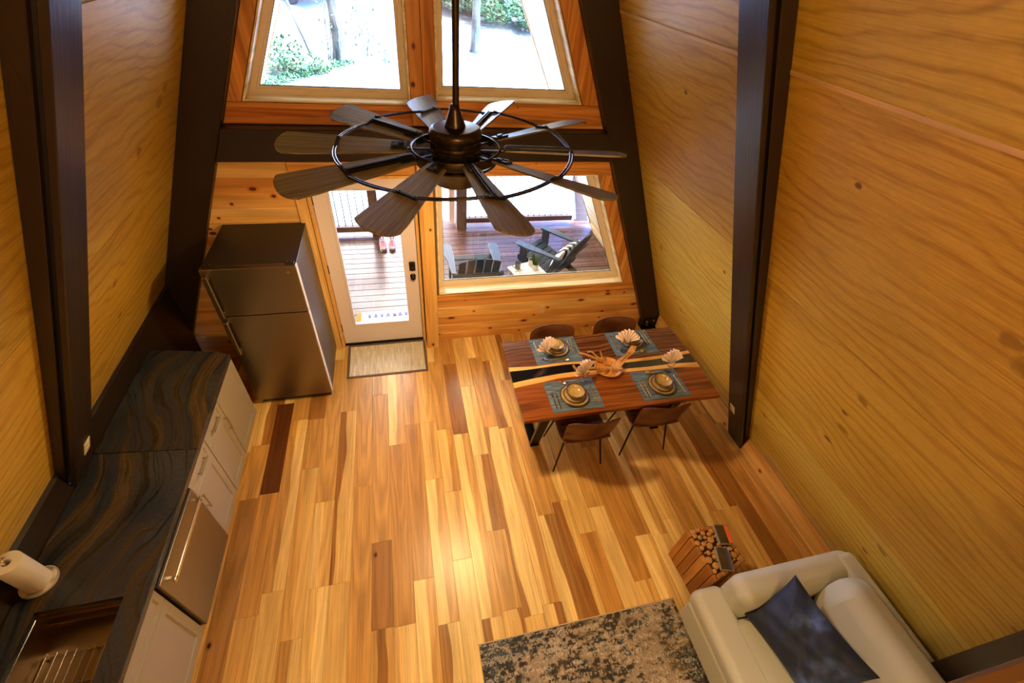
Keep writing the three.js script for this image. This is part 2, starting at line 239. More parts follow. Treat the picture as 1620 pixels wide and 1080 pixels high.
    c = mix3(c, hex(0xcbbba6), sst(0.58, 0.70, st + 0.5 * (t - 0.5)) * 0.65); c = mix3(c, hex(0xa37a2e), t > 0.93 ? 0.6 : 0); const k = 0.74 + 0.26 * t; return [c[0] * k, c[1] * k, c[2] * k]; }),
    bumpMap: tex(512, 512, (u, v) => vn(u * 200, v * 90, 200, 90, 103), false), bumpScale: 0.002 }),
  edgeWood: std({ color: rgb(0.15, 0.08, 0.026), roughness: 0.5 }),
  rugEdge: std({ color: rgb(0.55, 0.42, 0.26), roughness: 0.95 }),
  velvet: phy({ color: rgb(0.075, 0.13, 0.34), roughness: 0.7, sheen: 0.2, sheenRoughness: 0.4, sheenColor: rgb(0.05, 0.11, 0.34), map: tex(512, 512, (u, v) => { const k = 0.13 + 0.9 * sst(0.46, 0.70, fbm(u, v, 4, 4, 5, 111)) * (0.2 + 1.2 * fbm(u, v, 40, 40, 3, 113)); return [k, k, k]; }, false) }),
  placemat: std({ roughness: 0.85, map: tex(256, 256, (u, v) => { const t = vn(u * 6, v * 64, 6, 64, 121), w = 0.5 + 0.5 * Math.sin(v * 64 * 6.283), k = 0.28 + 0.32 * t + 0.12 * w; return [k * 0.60, k * 0.72, k * 0.78]; }), bumpMap: tex(64, 256, (u, v) => 0.5 + 0.5 * Math.sin(v * 64 * 6.283), false), bumpScale: 0.0008 }),
  doormat: std({ roughness: 0.95, map: tex(512, 256, (u, v) => { const k = 0.72 + 0.2 * vn(u * 128, v * 4, 128, 4, 131) + 0.22 * vn(u * 256, v * 128, 256, 128, 133); return [k * 0.84, k * 0.80, k * 0.72]; }) }),
  doormatEdge: std({ color: rgb(0.12, 0.085, 0.06), roughness: 0.9 }),
  blade: std({ roughness: 0.36, map: tex(256, 1024, (u, v) => { const g = fbm(u, v, 40, 3, 3, 141), f = fbm(u, v, 100, 10, 2, 143); return mix3(hex(0x4c4228), hex(0x8f8056), clamp(0.35 + 1.2 * (g - 0.45) + 0.6 * (f - 0.5))); }) }),
  log: std({ roughness: 0.5, map: tex(256, 256, (u, v) => mix3(hex(0x9a5220), hex(0xd08a44), clamp(0.4 + 1.3 * (fbm(u, v, 14, 3, 4, 151) - 0.45)))) }),
  logEnd: std({ roughness: 0.35, map: tex(128, 128, (u, v) => { const r = Math.hypot(u - 0.5, v - 0.5), k = 0.5 + 0.5 * Math.sin(r * 90 + 3 * fbm(u, v, 4, 4, 2, 153)); return mix3(hex(0xcc9c58), hex(0x98622a), 0.45 * k + (r < 0.05 ? 0.5 : 0) + 0.5 * fbm(u, v, 6, 6, 2, 155) * 0.6); }) }),
  logs: [0xffffff, 0xecd4b4, 0xdcbc94, 0xf6e0c0].map((c) => std({ color: new THREE.Color(c), roughness: 0.5, map: tex(128, 128, (u, v) => mix3(hex(0x9a6a36), hex(0xdcae6a), clamp(0.4 + 1.5 * (fbm(u, v, 10, 2, 4, 151) - 0.45)))) })),
  logFill: std({ color: rgb(0.028, 0.013, 0.006), roughness: 0.5 }),
  deckMats: [0xcfcbc8, 0xbeb6b2, 0xafa49f].map((c) => std({ map: boards(911, 256, 512, [ST(hex(0x82564a), hex(0x6e483e), 1, 0.5, []), ST(hex(0x744a40), hex(0x885a4e), 1, 0.5, []), ST(hex(0x7a4e42), hex(0x684238), 1, 0.4, []), ST(hex(0x82584a), hex(0x744a3e), 1, 0.6, [])], { ...pnO, cath: 0.14, fineAmt: 0.3 }), color: new THREE.Color(c), roughness: 0.24 })),
  railBrown: std({ color: rgb(0.085, 0.04, 0.026), roughness: 0.55 }),
  postGrey: std({ color: rgb(0.12, 0.08, 0.06), roughness: 0.6 }),
  postFresh: std({ color: rgb(0.48, 0.22, 0.09), roughness: 0.6 }),
  poly: std({ color: rgb(0.027, 0.045, 0.068), roughness: 0.33 }),
  stripe: std({ roughness: 0.9, map: tex(256, 256, (u, v) => { const k = Math.sin(6.283 * (u * 9 + 0.25 * Math.sin(v * 20))) > 0.1; return k ? hex(0xe8e4d6) : hex(0x33342f); }) }),
  white: std({ color: rgb(0.78, 0.77, 0.72), roughness: 0.5 }),
  soil: std({ color: rgb(0.02, 0.014, 0.01), roughness: 1 }),
  glaze: std({ color: rgb(0.20, 0.21, 0.14), roughness: 0.25 }), glazePale: std({ color: rgb(0.62, 0.60, 0.48), roughness: 0.4 }),
  coffee: std({ color: rgb(0.03, 0.012, 0.005), roughness: 0.1 }),
  leafA: std({ color: rgb(0.034, 0.083, 0.014), roughness: 0.6, side: THREE.DoubleSide }), leafB: std({ color: rgb(0.052, 0.106, 0.022), roughness: 0.6, side: THREE.DoubleSide }), leafC: std({ color: rgb(0.024, 0.068, 0.014), roughness: 0.65, side: THREE.DoubleSide }),
  bark: std({ roughness: 0.95, map: tex(256, 512, (u, v) => { const k = fbm(u, v, 14, 5, 4, 161), m = sst(0.55, 0.75, fbm(u, v, 5, 6, 3, 163)); return mix3(mix3(hex(0x332a1e), hex(0x675a46), clamp(1.6 * k - 0.3)), hex(0x6f7a52), m * 0.45); }), bumpMap: tex(256, 512, (u, v) => fbm(u, v, 18, 6, 4, 165), false), bumpScale: 0.03 }),
  pink: std({ color: rgb(0.88, 0.33, 0.34), roughness: 0.75 }), pinkPale: std({ color: rgb(0.85, 0.45, 0.40), roughness: 0.75 }), sole: std({ color: rgb(0.7, 0.66, 0.55), roughness: 0.7 }), soleGrey: std({ color: rgb(0.12, 0.12, 0.12), roughness: 0.8 }), lining: std({ color: rgb(0.02, 0.03, 0.05), roughness: 0.9 }), lace: std({ color: rgb(0.5, 0.6, 0.7), roughness: 0.8 }),
  carPaint: phy({ color: rgb(0.42, 0.42, 0.42), roughness: 0.3, clearcoat: 1, metalness: 0.3 }), tyre: std({ color: rgb(0.02, 0.02, 0.02), roughness: 0.9 }), carGlass: std({ color: rgb(0.02, 0.025, 0.03), roughness: 0.05 }), lampRed: std({ color: rgb(0.4, 0.02, 0.02), roughness: 0.2 }),
};
{
  const N = hex(0x2a2e36), B = hex(0x40352a), O = hex(0x5a4a30), D = hex(0x14130f), S = hex(0x343b44);
  const f = (seed, off) => (u, v) => {
    const w = fbm(u, v, 3, 1, 4, seed) - 0.5, w2 = fbm(u, v, 6, 3, 4, seed + 3) - 0.5, q = u * 2 + off * v + w * 0.42 + w2 * 0.10 + 0.13 * Math.sin(6.283 * v);
    const band = fbm(((q % 1) + 1) % 1, 0.37 + 0.1 * w2, 9, 2, 4, seed + 7), line = fbm(((q % 1) + 1) % 1, v, 64, 3, 3, seed + 9), sp = fbm(u, v, 140, 140, 1, seed + 12);
    let c = mix3(N, S, sst(0.35, 0.7, fbm(u, v, 4, 3, 3, seed + 17))); c = mix3(c, B, sst(0.40, 0.62, band + 0.5 * (line - 0.5))); c = mix3(c, O, sst(0.55, 0.78, band + 0.7 * (line - 0.5)) * 0.75); c = mix3(c, D, sst(0.55, 0.8, line) * 0.6);
    const k = 0.92 + 0.16 * sp; return [c[0] * k, c[1] * k, c[2] * k];
  };
  M_.stone = phy({ roughness: 0.22, map: tex(1024, 1024, f(171, 0)) });
  M_.stone2 = phy({ roughness: 0.22, map: tex(1024, 1024, f(271, 0)) });
}
// ---------------------------------------------------------------- room shell
const XC = 1.1045, HP = (y) => 3.022 - 0.4493 * y, HB = (y) => 2.915 - 0.461 * y, HFR = (y) => 2.755 - 0.4625 * y, HFL = (y) => 2.735 - 0.453 * y;
const sideX = (s, h) => XC + s * h;
const R1 = rngOf(1234);
// floor of hickory planks
const floor = struct('floor', b2(-1.62, 4.10, -0.20, -0.0145, 0.03, 8.05), M_.subfloor, 'warm hickory plank floor of mixed pale and brown boards');
function chamfered(x0, x1, y0, y1, z0, z1, c, grain, su, sv, ou, ov, top = 'y') { // thin board with its visible face chamfered
  const P = [], I = []; let A, B;
  if (top === 'y') { A = [[x0, y0, z0], [x1, y0, z0], [x1, y0, z1], [x0, y0, z1]]; const h = y1 - c; B = [[x0, h, z0], [x1, h, z0], [x1, h, z1], [x0, h, z1]]; P.push(...A, ...B, [x0 + c, y1, z0 + c], [x1 - c, y1, z0 + c], [x1 - c, y1, z1 - c], [x0 + c, y1, z1 - c]); }
  else { A = [[x0, y0, z0], [x0, y1, z0], [x1, y1, z0], [x1, y0, z0]]; const h = z1 - c; B = [[x0, y0, h], [x0, y1, h], [x1, y1, h], [x1, y0, h]]; P.push(...A, ...B, [x0 + c, y0 + c, z1], [x0 + c, y1 - c, z1], [x1 - c, y1 - c, z1], [x1 - c, y0 + c, z1]); }
  for (const o of [0, 4]) for (let i = 0; i < 4; i++) { const a = o + i, b = o + (i + 1) % 4; I.push(a, a + 4, b, b, a + 4, b + 4); }
  I.push(8, 11, 9, 9, 11, 10);
  let g = new THREE.BufferGeometry(); g.setAttribute('position', new THREE.Float32BufferAttribute(P.flat(), 3)); g.setIndex(I); g = g.toNonIndexed(); g.computeVertexNormals();
  return wuv(g, grain, su, sv, ou, ov);
}
{
  const W = 0.157, X0 = -0.628;
  for (let i = -6; i < 30; i++) {
    const xa = X0 + i * W, xb = Math.min(xa + W, 4.045); if (xa > 4.0) break;
    let z = 0.03 - R1() * 0.9, from = 0.032; const far = 5.6;
    while (z < far) {
      let L = 0.55 + R1() * 1.25; if (i === 0) { if (z < 0.1) { z = 0.03; L = 0.81; } else if (Math.abs(z - 0.84) < 0.02) L = 1.015; } let z0 = from, z1 = Math.min(z + L, far); z += L;
      if (z1 - z0 < 0.2 && z1 < far) continue; from = z1;
      const special = i === 0 && Math.abs(z0 - 0.84) < 0.05;
      let ti, k; const q = R1();
      const dark = sst(1.6, 3.6, (xa)) * 0.22;
      if (special) { ti = 2; k = 0; } else if (q < 0.36 - dark) { ti = [0, 2, 0][Math.floor(R1() * 3)]; k = ti === 2 ? 1 : [0, 1][Math.floor(R1() * 2)]; } else if (q < 0.92) { ti = [0, 1, 1, 2, 2][Math.floor(R1() * 5)]; k = ti === 0 ? [1, 2, 3][Math.floor(R1() * 3)] : ti === 1 ? [0, 3, 1][Math.floor(R1() * 3)] : [2, 3][Math.floor(R1() * 2)]; } else { ti = 1; k = 2; }
      const m = floorMats[ti * 3 + Math.floor(R1() * 3)], fl = R1() < 0.5 ? 1 : -1, su = fl / 0.628, u0 = k / 4, ou = fl > 0 ? u0 - xa * su : u0 + 0.25 - xa * su;
      raw('plank', chamfered(xa + 0.0004, xb - 0.0004, -0.0145, 0, z0 + 0.0004, z1 - 0.0004, 0.0012, 'z', su, 1 / 2.4, ou, R1()), m, floor);
    }
  }
  part('back_planks', b2(-1.55, 4.04, -0.0145, 0, 5.602, 8.0), floorMats[1], floor);
}
// sloping side walls of veneer sheets
const ROWS = [0.0, 1.05, 2.22, 3.39, 4.56, 5.73, 6.66], BAYS = [[0.062, 2.055], [2.058, 4.23], [4.233, 6.2], [6.203, 8.04]];
function sheetGeo(s, ya, yb, z0, z1, th, off = 0) {
  const pts = [[sideX(s, HP(ya) + off), ya], [sideX(s, HP(ya) + off + th), ya], [sideX(s, HP(yb) + off + th), yb], [sideX(s, HP(yb) + off), yb]];
  return prism(s > 0 ? pts : pts.reverse(), z0, z1, 0.0015);
}
for (const [s, nm] of [[-1, 'wall_left'], [1, 'wall_right']]) {
  const pts = [[sideX(s, HP(-0.2) + 0.013), -0.2], [sideX(s, HP(-0.2) + 0.25), -0.2], [sideX(s, HP(6.7) + 0.25), 6.70], [sideX(s, 0.001), 7.0], [sideX(s, 0.001), 6.76], [sideX(s, HP(6.7) + 0.0135), 6.70]];
  const wall = struct(nm, prism(s > 0 ? pts : pts.reverse(), -0.16, 8.25), M_.sheath, nm === 'wall_left' ? 'sloping left wall of golden plywood sheets above the kitchen' : 'sloping right wall of golden plywood sheets behind table and sofa');
  for (const [bi, [za, zb]] of BAYS.entries()) for (let r = 0; r < 6; r++) {
    const near = bi < 2 && r < 4, m = veneerMats[(bi * 5 + r * 2 + (s > 0 ? 1 : 0)) % 6];
    raw('panel', wuv(sheetGeo(s, ROWS[r] + 0.002, ROWS[r + 1] - 0.002, za, zb - 0.003, 0.012), 'z', 1 / 1.17, 1 / 2.4, -ROWS[r] / 1.17 + 0.013 * r, 0.37 * bi + 0.21 * r + (s > 0 ? 0.4 : 0)), m, wall);
    if (r === 3) raw('seam_strip', wuv(sheetGeo(s, 3.380, 3.400, za, zb - 0.003, 0.008, -0.0085), 'z', 1, 0.4), palePine[0], wall);
  }
}
{ // gable wall at the back, behind the loft
  struct('wall_back', wuv(prism([[sideX(-1, 3.2), -0.2], [sideX(1, 3.2), -0.2], [XC, 6.95]], 8.05, 8.25), 'x', 1, 0.4), palePine[0], 'gable wall behind the loft');
}
// dark frames
function beamSection(s, hi, y0, y1, inset, depth) { const pts = [[sideX(s, hi(y0) + inset), y0], [sideX(s, Math.min(hi(y0) + inset + depth, HP(y0) - 0.002)), y0], [sideX(s, Math.min(hi(y1) + inset + depth, HP(y1) - 0.002)), y1], [sideX(s, hi(y1) + inset), y1]]; return s > 0 ? pts : pts.reverse(); }
const BUV = (g) => wuv(g, 'y', 2, 0.8);
for (const [s, h, nm] of [[1, HFR, 'right'], [-1, HFL, 'left']]) {
  const g = thing('roof_beam', s > 0 ? 'dark brown sloping beam beside the right-hand lower window, foot near the table' : 'dark brown sloping beam behind the refrigerator, at the left end of the front wall', 'beam'); g.userData.kind = 'structure';
  part('beam_body', BUV(prism(beamSection(s, h, s > 0 ? 0.0 : 0.0, 6.25, 0, 0.6), 0.062, 0.165, 0.006)), M_.beam, g);
  if (s > 0) { const br = part('foot_bracket', [b2(3.83, 4.02, 0.0, 0.15, 0.166, 0.178, 0.002), b2(3.815, 3.829, 0.0, 0.13, 0.07, 0.178, 0.002), b2(3.8, 4.03, 0.0, 0.008, 0.1, 0.24)], M_.blackMetal, g, 'black steel foot plate with three bolts'); for (const [x, y] of [[3.87, 0.10], [3.965, 0.115], [3.885, 0.045]]) part('bolt', tr(cyl(0.014, 0.012, 0.014, 0, 0, 0, 6).rotateX(Math.PI / 2), x, y, 0.185), M_.brass, br); }
}
for (const s of [1, -1]) for (const [k, z] of [1.945, 4.125].entries()) {
  const g = thing('roof_beam', ['dark brown sloping beam at the middle of the right wall, white outlet near its foot', 'dark brown sloping beam at the right behind the sofa', 'dark brown sloping beam rising from the stone worktop on the left', 'dark brown sloping beam at the left beside the loft edge'][(s > 0 ? 0 : 2) + k], 'beam'); g.userData.kind = 'structure';
  const y0 = s > 0 ? 0 : 0.93, y1 = 6.2;
  part('beam_body', BUV(prism(beamSection(s, HB, y0, y1, 0.062, 0.4), z + 0.004, z + 0.216, 0.003)), M_.beam, g);
  part('beam_web', BUV(prism(beamSection(s, HB, y0, y1, 0.032, 0.032), z + 0.035, z + 0.185)), M_.black, g);
  part('cap_board', BUV(prism(beamSection(s, HB, y0, y1, 0, 0.034), z, z + 0.22, 0.004)), M_.beam, g);
}
{ const g = thing('tie_beam', 'dark brown level beam across the front wall, between upper and lower windows', 'beam'); g.userData.kind = 'structure'; part('beam_body', wuv(prism([[sideX(-1, HFL(2.235)) + 0.004, 2.235], [sideX(1, HFR(2.235)) - 0.004, 2.235], [sideX(1, HFR(2.49)) - 0.004, 2.49], [sideX(-1, HFL(2.49)) + 0.004, 2.49]], 0.064, 0.195, 0.006), 'x', 1, 0.8), M_.beam, g); }
// boards along the foot of the right wall
for (const [a, b] of [[0.18, 1.943], [2.168, 4.12]]) solo('baseboard_right', wuv(prism([[4.022, 0.001], [4.06, 0.001], [sideX(1, HP(0.21)) - 0.003, 0.205], [4.022, 0.208]], a, b, 0.002), 'z', 1.78, 0.41, 0.1, 0.3), pineMats[0], a < 1 ? 'knotty pine baseboard between the front beam and middle beam' : 'knotty pine baseboard between the middle beam and sofa', 'baseboard', null, 'structure');
// front wall
const holeOf = (pts) => { const h = new THREE.Path(pts.map((p) => new THREE.Vector2(...p))); return h; };
const WIN1 = [[-0.324, 2.65], [0.95, 2.65], [0.95, 4.8], [0.65, 4.8]], WIN2 = [[1.158, 2.69], [2.455, 2.69], [1.495, 4.8], [1.158, 4.8]], WIN3 = [[1.124, 0.685], [3.408, 0.69], [2.757, 2.06], [1.124, 2.06]], DOORO = [[-0.03, -0.2], [0.945, -0.2], [0.945, 2.06], [-0.03, 2.06]];
const WF = (() => {
  const sh = new THREE.Shape([[sideX(-1, HP(-0.19)), -0.19], [sideX(1, HP(-0.19)), -0.19], [XC, 6.7]].map((p) => new THREE.Vector2(...p)));
  for (const w of [WIN1, WIN2, WIN3, [DOORO[0], DOORO[1], DOORO[2], DOORO[3]].map((p) => [p[0], Math.max(p[1], -0.1)])]) sh.holes.push(holeOf(w));
  return struct('wall_front', new THREE.ExtrudeGeometry(sh, { depth: 0.205, bevelEnabled: false }).translate(0, 0, -0.16), M_.sheath, 'front wall lined with knotty pine boards around door and windows');
})();
function hboard(xa, xb, ya, yb, za, zb, mats = pineMats, parent = WF, name = 'board') { const k = Math.floor(R1() * 4), su = 1 / (0.56), u0 = k / 4 + 0.01; return raw(name, chamfered(xa, xb, ya + 0.0006, yb - 0.0006, za, zb, 0.0045, 'x', su, 1 / 2.4, u0 - ya * su, R1()), mats[Math.floor(R1() * mats.length)], parent); }
for (let y = 0.0, i = 0; y < 2.2; y += 0.137, i++) { const y1 = Math.min(y + 0.137, 2.234); hboard(sideX(-1, HP(y1)) + 0.02, -0.126, y, y1, 0.045, 0.0605); if (y > 2.05) hboard(-0.125, 0.955, Math.max(y, 2.19), y1, 0.045, 0.0605); }
hboard(1.091, 4.0, 0.0, 0.10, 0.045, 0.066);
for (let y = 0.101; y < 0.6; y += 0.131) hboard(1.091, sideX(1, HP(y + 0.1)) - 0.01, y, Math.min(y + 0.131, 0.612), 0.045, 0.0605);
// casings
function trim(pts, mat, label, grain = 'x', z1 = 0.079) { return solo('trim', wuv(prism(pts, 0.0615, z1, 0.002), grain, 1.7, 0.4, R1(), R1()), mat, label, 'trim', null, 'structure'); }
const eR = (y) => sideX(1, HFR(y)) - 0.003, eL = (y) => sideX(-1, HFL(y)) + 0.003;
trim([[eL(2.5), 2.497], [0.948, 2.497], [0.948, 2.649], [eL(2.65), 2.649]], cedarMats[1], 'reddish pine trim board under the upper left window');
trim([[1.16, 2.497], [eR(2.5), 2.497], [eR(2.69), 2.689], [1.16, 2.689]], cedarMats[0], 'reddish pine trim board under the upper right window');
trim([[0.952, 2.497], [1.053, 2.497], [1.053, 5.2], [0.952, 5.2]], pineMats[2], 'left board of the upright between the upper windows', 'y');
trim([[1.056, 2.497], [1.156, 2.497], [1.156, 5.2], [1.056, 5.2]], cedarMats[0], 'right board of the upright between the upper windows', 'y', 0.084);
trim([[eL(2.652), 2.652], [-0.328, 2.652], [0.646, 4.8], [eL(4.8), 4.8]], cedarMats[0], 'slanting side board left of the upper left window', 'y');
trim([[2.459, 2.692], [eR(2.692), 2.692], [eR(4.8), 4.8], [1.499, 4.8]], cedarMats[0], 'slanting side board right of the upper right window', 'y');
trim([[1.092, 2.063], [eR(2.063) - 0.0, 2.063], [eR(2.234), 2.234], [1.092, 2.234]], cedarMats[0], 'reddish pine trim board above the lower window');
trim([[3.411, 0.692], [eR(0.692), 0.692], [eR(2.06), 2.06], [2.761, 2.06]], cedarMats[0], 'slanting side board right of the lower window', 'y');
trim([[1.092, 0.606], [eR(0.606), 0.606], [eR(0.688), 0.688], [1.092, 0.683]], cedarMats[0], 'knotty pine trim board under the lower window');
trim([[-0.124, 0.001], [-0.034, 0.001], [-0.034, 2.075], [-0.124, 2.075]], pineMats[0], 'pine casing board left of the door', 'y', 0.082);
trim([[-0.124, 2.077], [0.953, 2.077], [0.953, 2.19], [-0.124, 2.19]], pineMats[1], 'pine casing board above the door', 'x', 0.08);
solo('door_post', wuv(b2(0.955, 1.089, 0.001, 2.233, 0.064, 0.2, 0.004), 'y', 1.7, 0.4, 0.06, 0.1), pineMats[0], 'square honey pine post between door and lower window', 'post', null, 'structure');
// windows
function inset(pts, t) { const n = pts.length, out = []; for (let i = 0; i < n; i++) { const a = pts[(i + n - 1) % n], b = pts[i], c = pts[(i + 1) % n]; const l = (p, q) => { const dx = q[0] - p[0], dy = q[1] - p[1], L = Math.hypot(dx, dy); return { p: [p[0] - dy / L * t, p[1] + dx / L * t], d: [dx / L, dy / L] }; }; const A = l(a, b), B = l(b, c), cr = A.d[0] * B.d[1] - A.d[1] * B.d[0], s = ((B.p[0] - A.p[0]) * B.d[1] - (B.p[1] - A.p[1]) * B.d[0]) / cr; out.push([A.p[0] + A.d[0] * s, A.p[1] + A.d[1] * s]); } return out; }
function ringGeo(outer, inner, z0, z1, bev = 0.002) { const s = new THREE.Shape(outer.map((p) => new THREE.Vector2(...p))); s.holes.push(holeOf(inner)); return new THREE.ExtrudeGeometry(s, { depth: z1 - z0 - 2 * bev, bevelEnabled: true, bevelThickness: bev, bevelSize: bev, bevelOffset: -bev, bevelSegments: 1 }).translate(0, 0, z0 + bev); }
function windowUnit(n, pts, label) {
  const g = thing('window_' + n, label, 'window'); g.userData.kind = 'structure';
  const P = inset(pts, 0.0005);
  part('jamb', wuv(ringGeo(P, inset(pts, 0.014), -0.09, 0.0605), 'x', 1.7, 0.4, 0.3, 0.2), jambMat, g, 'pale pine reveal boards');
  const fr = part('sash_frame', [ringGeo(P, inset(pts, 0.056), -0.152, -0.0905, 0.003), ringGeo(inset(pts, 0.05), inset(pts, 0.074), -0.14, -0.101, 0.003)], M_.vinyl, g, 'cream sash frame');
  part('gasket', ringGeo(inset(pts, 0.0735), inset(pts, 0.078), -0.125, -0.11, 0.001), M_.gasket, fr);
  part('pane', prism(inset(pts, 0.075), -0.12, -0.116), M_.glass, g);
}
windowUnit(1, WIN1, 'upper left gable window with a slanting left side');
windowUnit(2, WIN2, 'upper right gable window with a slanting right side');
windowUnit(3, WIN3, 'wide lower window looking onto the deck, right side slanting');
// glazed door
{
  const g = thing('door_1', 'white glazed entrance door with dark lock and knob', 'door'); g.userData.kind = 'structure';
  const outer = [[0.003, 0.014], [0.911, 0.014], [0.911, 2.03], [0.003, 2.03]], lite = [[0.155, 0.295], [0.767, 0.295], [0.767, 1.905], [0.155, 1.905]];
  part('door_slab', ringGeo(outer, lite, -0.046, 0, 0.002), M_.doorPaint, g);
  part('glazing_bead', ringGeo(inset(lite, -0.022), inset(lite, 0.004), -0.002, 0.006, 0.002), M_.doorPaint, g);
  part('pane', b2(0.156, 0.766, 0.296, 1.904, -0.026, -0.022), M_.glass, g);
  part('jamb', [b2(-0.029, -0.001, 0, 2.059, -0.16, 0.06), b2(0.916, 0.944, 0, 2.059, -0.16, 0.06), b2(-0.029, 0.944, 2.034, 2.0595, -0.16, 0.06)], pineMats[0], g);
  part('weather_strip', [b2(0.912, 0.9155, 0.014, 2.03, -0.06, -0.01), b2(-0.002, 0.914, 0.003, 0.013, -0.05, 0.004)], M_.black, g);
  part('threshold', b2(-0.028, 0.943, 0, 0.004, -0.16, 0.028), M_.blackMetal, g);
  for (const y of [1.82, 1.06, 0.26]) part('hinge', [cyl(0.0065, 0.0065, 0.10, -0.0005, y, 0.006, 10), b2(-0.022, 0.006, y - 0.05, y + 0.05, 0.0, 0.003)], M_.blackMetal, g);
  const kp = part('keypad_lock', [bx(0.066, 0.115, 0.022, 0.852, 1.055, 0.011, 0.012, 3), bx(0.05, 0.028, 0.008, 0.852, 1.035, 0.024, 0.003)], M_.blackMetal, g, 'dark bronze lock cover with thumb turn');
  part('thumb_turn', bx(0.012, 0.04, 0.014, 0.852, 1.028, 0.032, 0.004), M_.bronze, kp);
  part('door_knob', lathe([[0, 0], [0.032, 0], [0.032, 0.006], [0.012, 0.010], [0.012, 0.03], [0.024, 0.038], [0.028, 0.05], [0.02, 0.062], [0, 0.064]], 20).rotateX(Math.PI / 2).translate(0.852, 0.925, 0), M_.bronze, g);
}
// loft over the rear half; the camera looks out from its edge
{
  const g = thing('loft', 'loft floor edge with a rough live edge board at the lower right', 'loft'); g.userData.kind = 'structure';
  part('deck_slab', b2(XC - 1.82, XC + 1.82, 2.10, 2.30, 4.36, 8.04), palePine[1], g);
  const n = 40, top = []; for (let i = 0; i <= n; i++) { const x = XC - 1.8 + 3.6 * i / n; top.push([x, 2.335 + 0.006 * Math.sin(x * 4.1) + 0.004 * Math.sin(x * 11)]); }
  const pts = [[XC - 1.8, 2.26], [XC + 1.8, 2.26], ...top.reverse()];
  part('edge_board', wuv(prism(pts, 4.186, 4.235, 0.008), 'x', 3, 0.8, 0.1, 0.1), M_.edgeWood, g, 'brown live edge board');
  part('lower_board', wuv(b2(XC - 1.8, XC + 1.8, 2.08, 2.25, 4.21, 4.355, 0.006), 'x', 3, 0.8), M_.edgeWood, g);
}
for (const [i, [x, y, z]] of [[1.1, 4.4, 6.5]].entries()) {
  const g = thing('globe_pendant', 'glass globe pendant hanging over the loft', 'light', [x, y, z]), top = (3.022 - Math.abs(x - XC)) / 0.4493 - y - 0.03;
  part('globe', new THREE.SphereGeometry(0.11, 24, 16), std({ color: 0x000000, emissive: LAMP, emissiveIntensity: 4 }), g);
  part('cap', cyl(0.035, 0.03, 0.05, 0, 0.125, 0), M_.bronze, g); part('cord', cyl(0.004, 0.004, top - 0.14, 0, 0.14 + (top - 0.14) / 2, 0, 8), M_.black, g);
  const l = new THREE.PointLight(LAMP, LOFT_POWER, 0, 2); l.position.set(x, y, z); l.castShadow = true; l.shadow.radius = 8; scene.add(l);
}
for (const [i, x] of [-0.1, 1.1, 2.3].entries()) {
  const g = thing('downlight', ['recessed ceiling light under the loft above the kitchen side', 'recessed ceiling light under the middle of the loft', 'recessed ceiling light under the loft above the sofa'][i], 'light', [x, 2.10, 4.95]);
  part('trim_ring', lathe([[0.052, -0.004], [0.075, -0.006], [0.078, -0.001], [0.052, -0.001]], 24), M_.white, g);
  part('diffuser', cyl(0.051, 0.051, 0.003, 0, -0.0025, 0, 24), std({ color: 0x000000, emissive: LAMP, emissiveIntensity: 6 }), g);
  const l = new THREE.SpotLight(LAMP, DOWN_POWER, 0, 1.15, 0.6, 2); l.position.set(x, 2.085, 4.95); l.target.position.set(x, 0, 4.7); l.castShadow = true; l.shadow.radius = 4; scene.add(l, l.target);
}
// ---------------------------------------------------------------- kitchen run on the left
function shaker(w, h, t = 0.02, rail = 0.06) { // door face in x,y with a recessed field, front at z = 0
  const o = [[-w / 2, -h / 2], [w / 2, -h / 2], [w / 2, h / 2], [-w / 2, h / 2]], i = inset(o, Math.min(rail, h * 0.28, w * 0.28));
  return [ringGeo(o, i, -t, 0, 0.0015), prism(inset(o, Math.min(rail, h * 0.28, w * 0.28) - 0.002), -t, -0.008), ringGeo(inset(i, -0.001), inset(i, 0.007), -0.009, -0.004, 0.0015)];
}
function faceX(geos, x, y, z) { return geos.map((g) => g.rotateY(Math.PI / 2).translate(x, y, z)); }
function pull(L, vertical) { const g = [bx(0.009, L, 0.009, 0, 0, 0.03, 0.003), bx(0.008, 0.008, 0.03, 0, L / 2 - 0.02, 0.015), bx(0.008, 0.008, 0.03, 0, -L / 2 + 0.02, 0.015)]; return vertical ? g : g.map((q) => q.rotateZ(Math.PI / 2)); }
const KX = -0.79; // cabinet box front; doors stand 20 mm proud
function cabinet(z0, z1, label, doors, open) {
  const g = thing('base_cabinet', label, 'cabinet');
  part('carcass', [b2(-1.37, KX, 0.10, open ? 0.66 : 0.868, z0 + 0.001, z1 - 0.001), ...(open ? [b2(-0.84, KX, 0.66, 0.868, z0 + 0.001, z1 - 0.001)] : []), b2(-1.37, KX - 0.055, 0.0, 0.10, z0 + 0.001, z1 - 0.001)], M_.paint, g);
  for (const d of doors) {
    const p = part(d.drawer ? 'drawer' : 'door', faceX(shaker(d.z1 - d.z0 - 0.004, d.y1 - d.y0 - 0.004, 0.019, d.drawer ? 0.042 : 0.062), KX + 0.02, (d.y0 + d.y1) / 2, (d.z0 + d.z1) / 2), M_.paint, g);
    if (d.h) part('handle', faceX(pull(0.17, !d.drawer), KX + 0.02, d.h[0], d.h[1]), M_.steelBright, p, 'brushed metal bar handle');
  }
  return g;
}
cabinet(0.985, 1.475, 'pale grey cabinet at the end of the worktop next to the refrigerator', [{ z0: 0.987, z1: 1.473, y0: 0.105, y1: 0.862 }]);
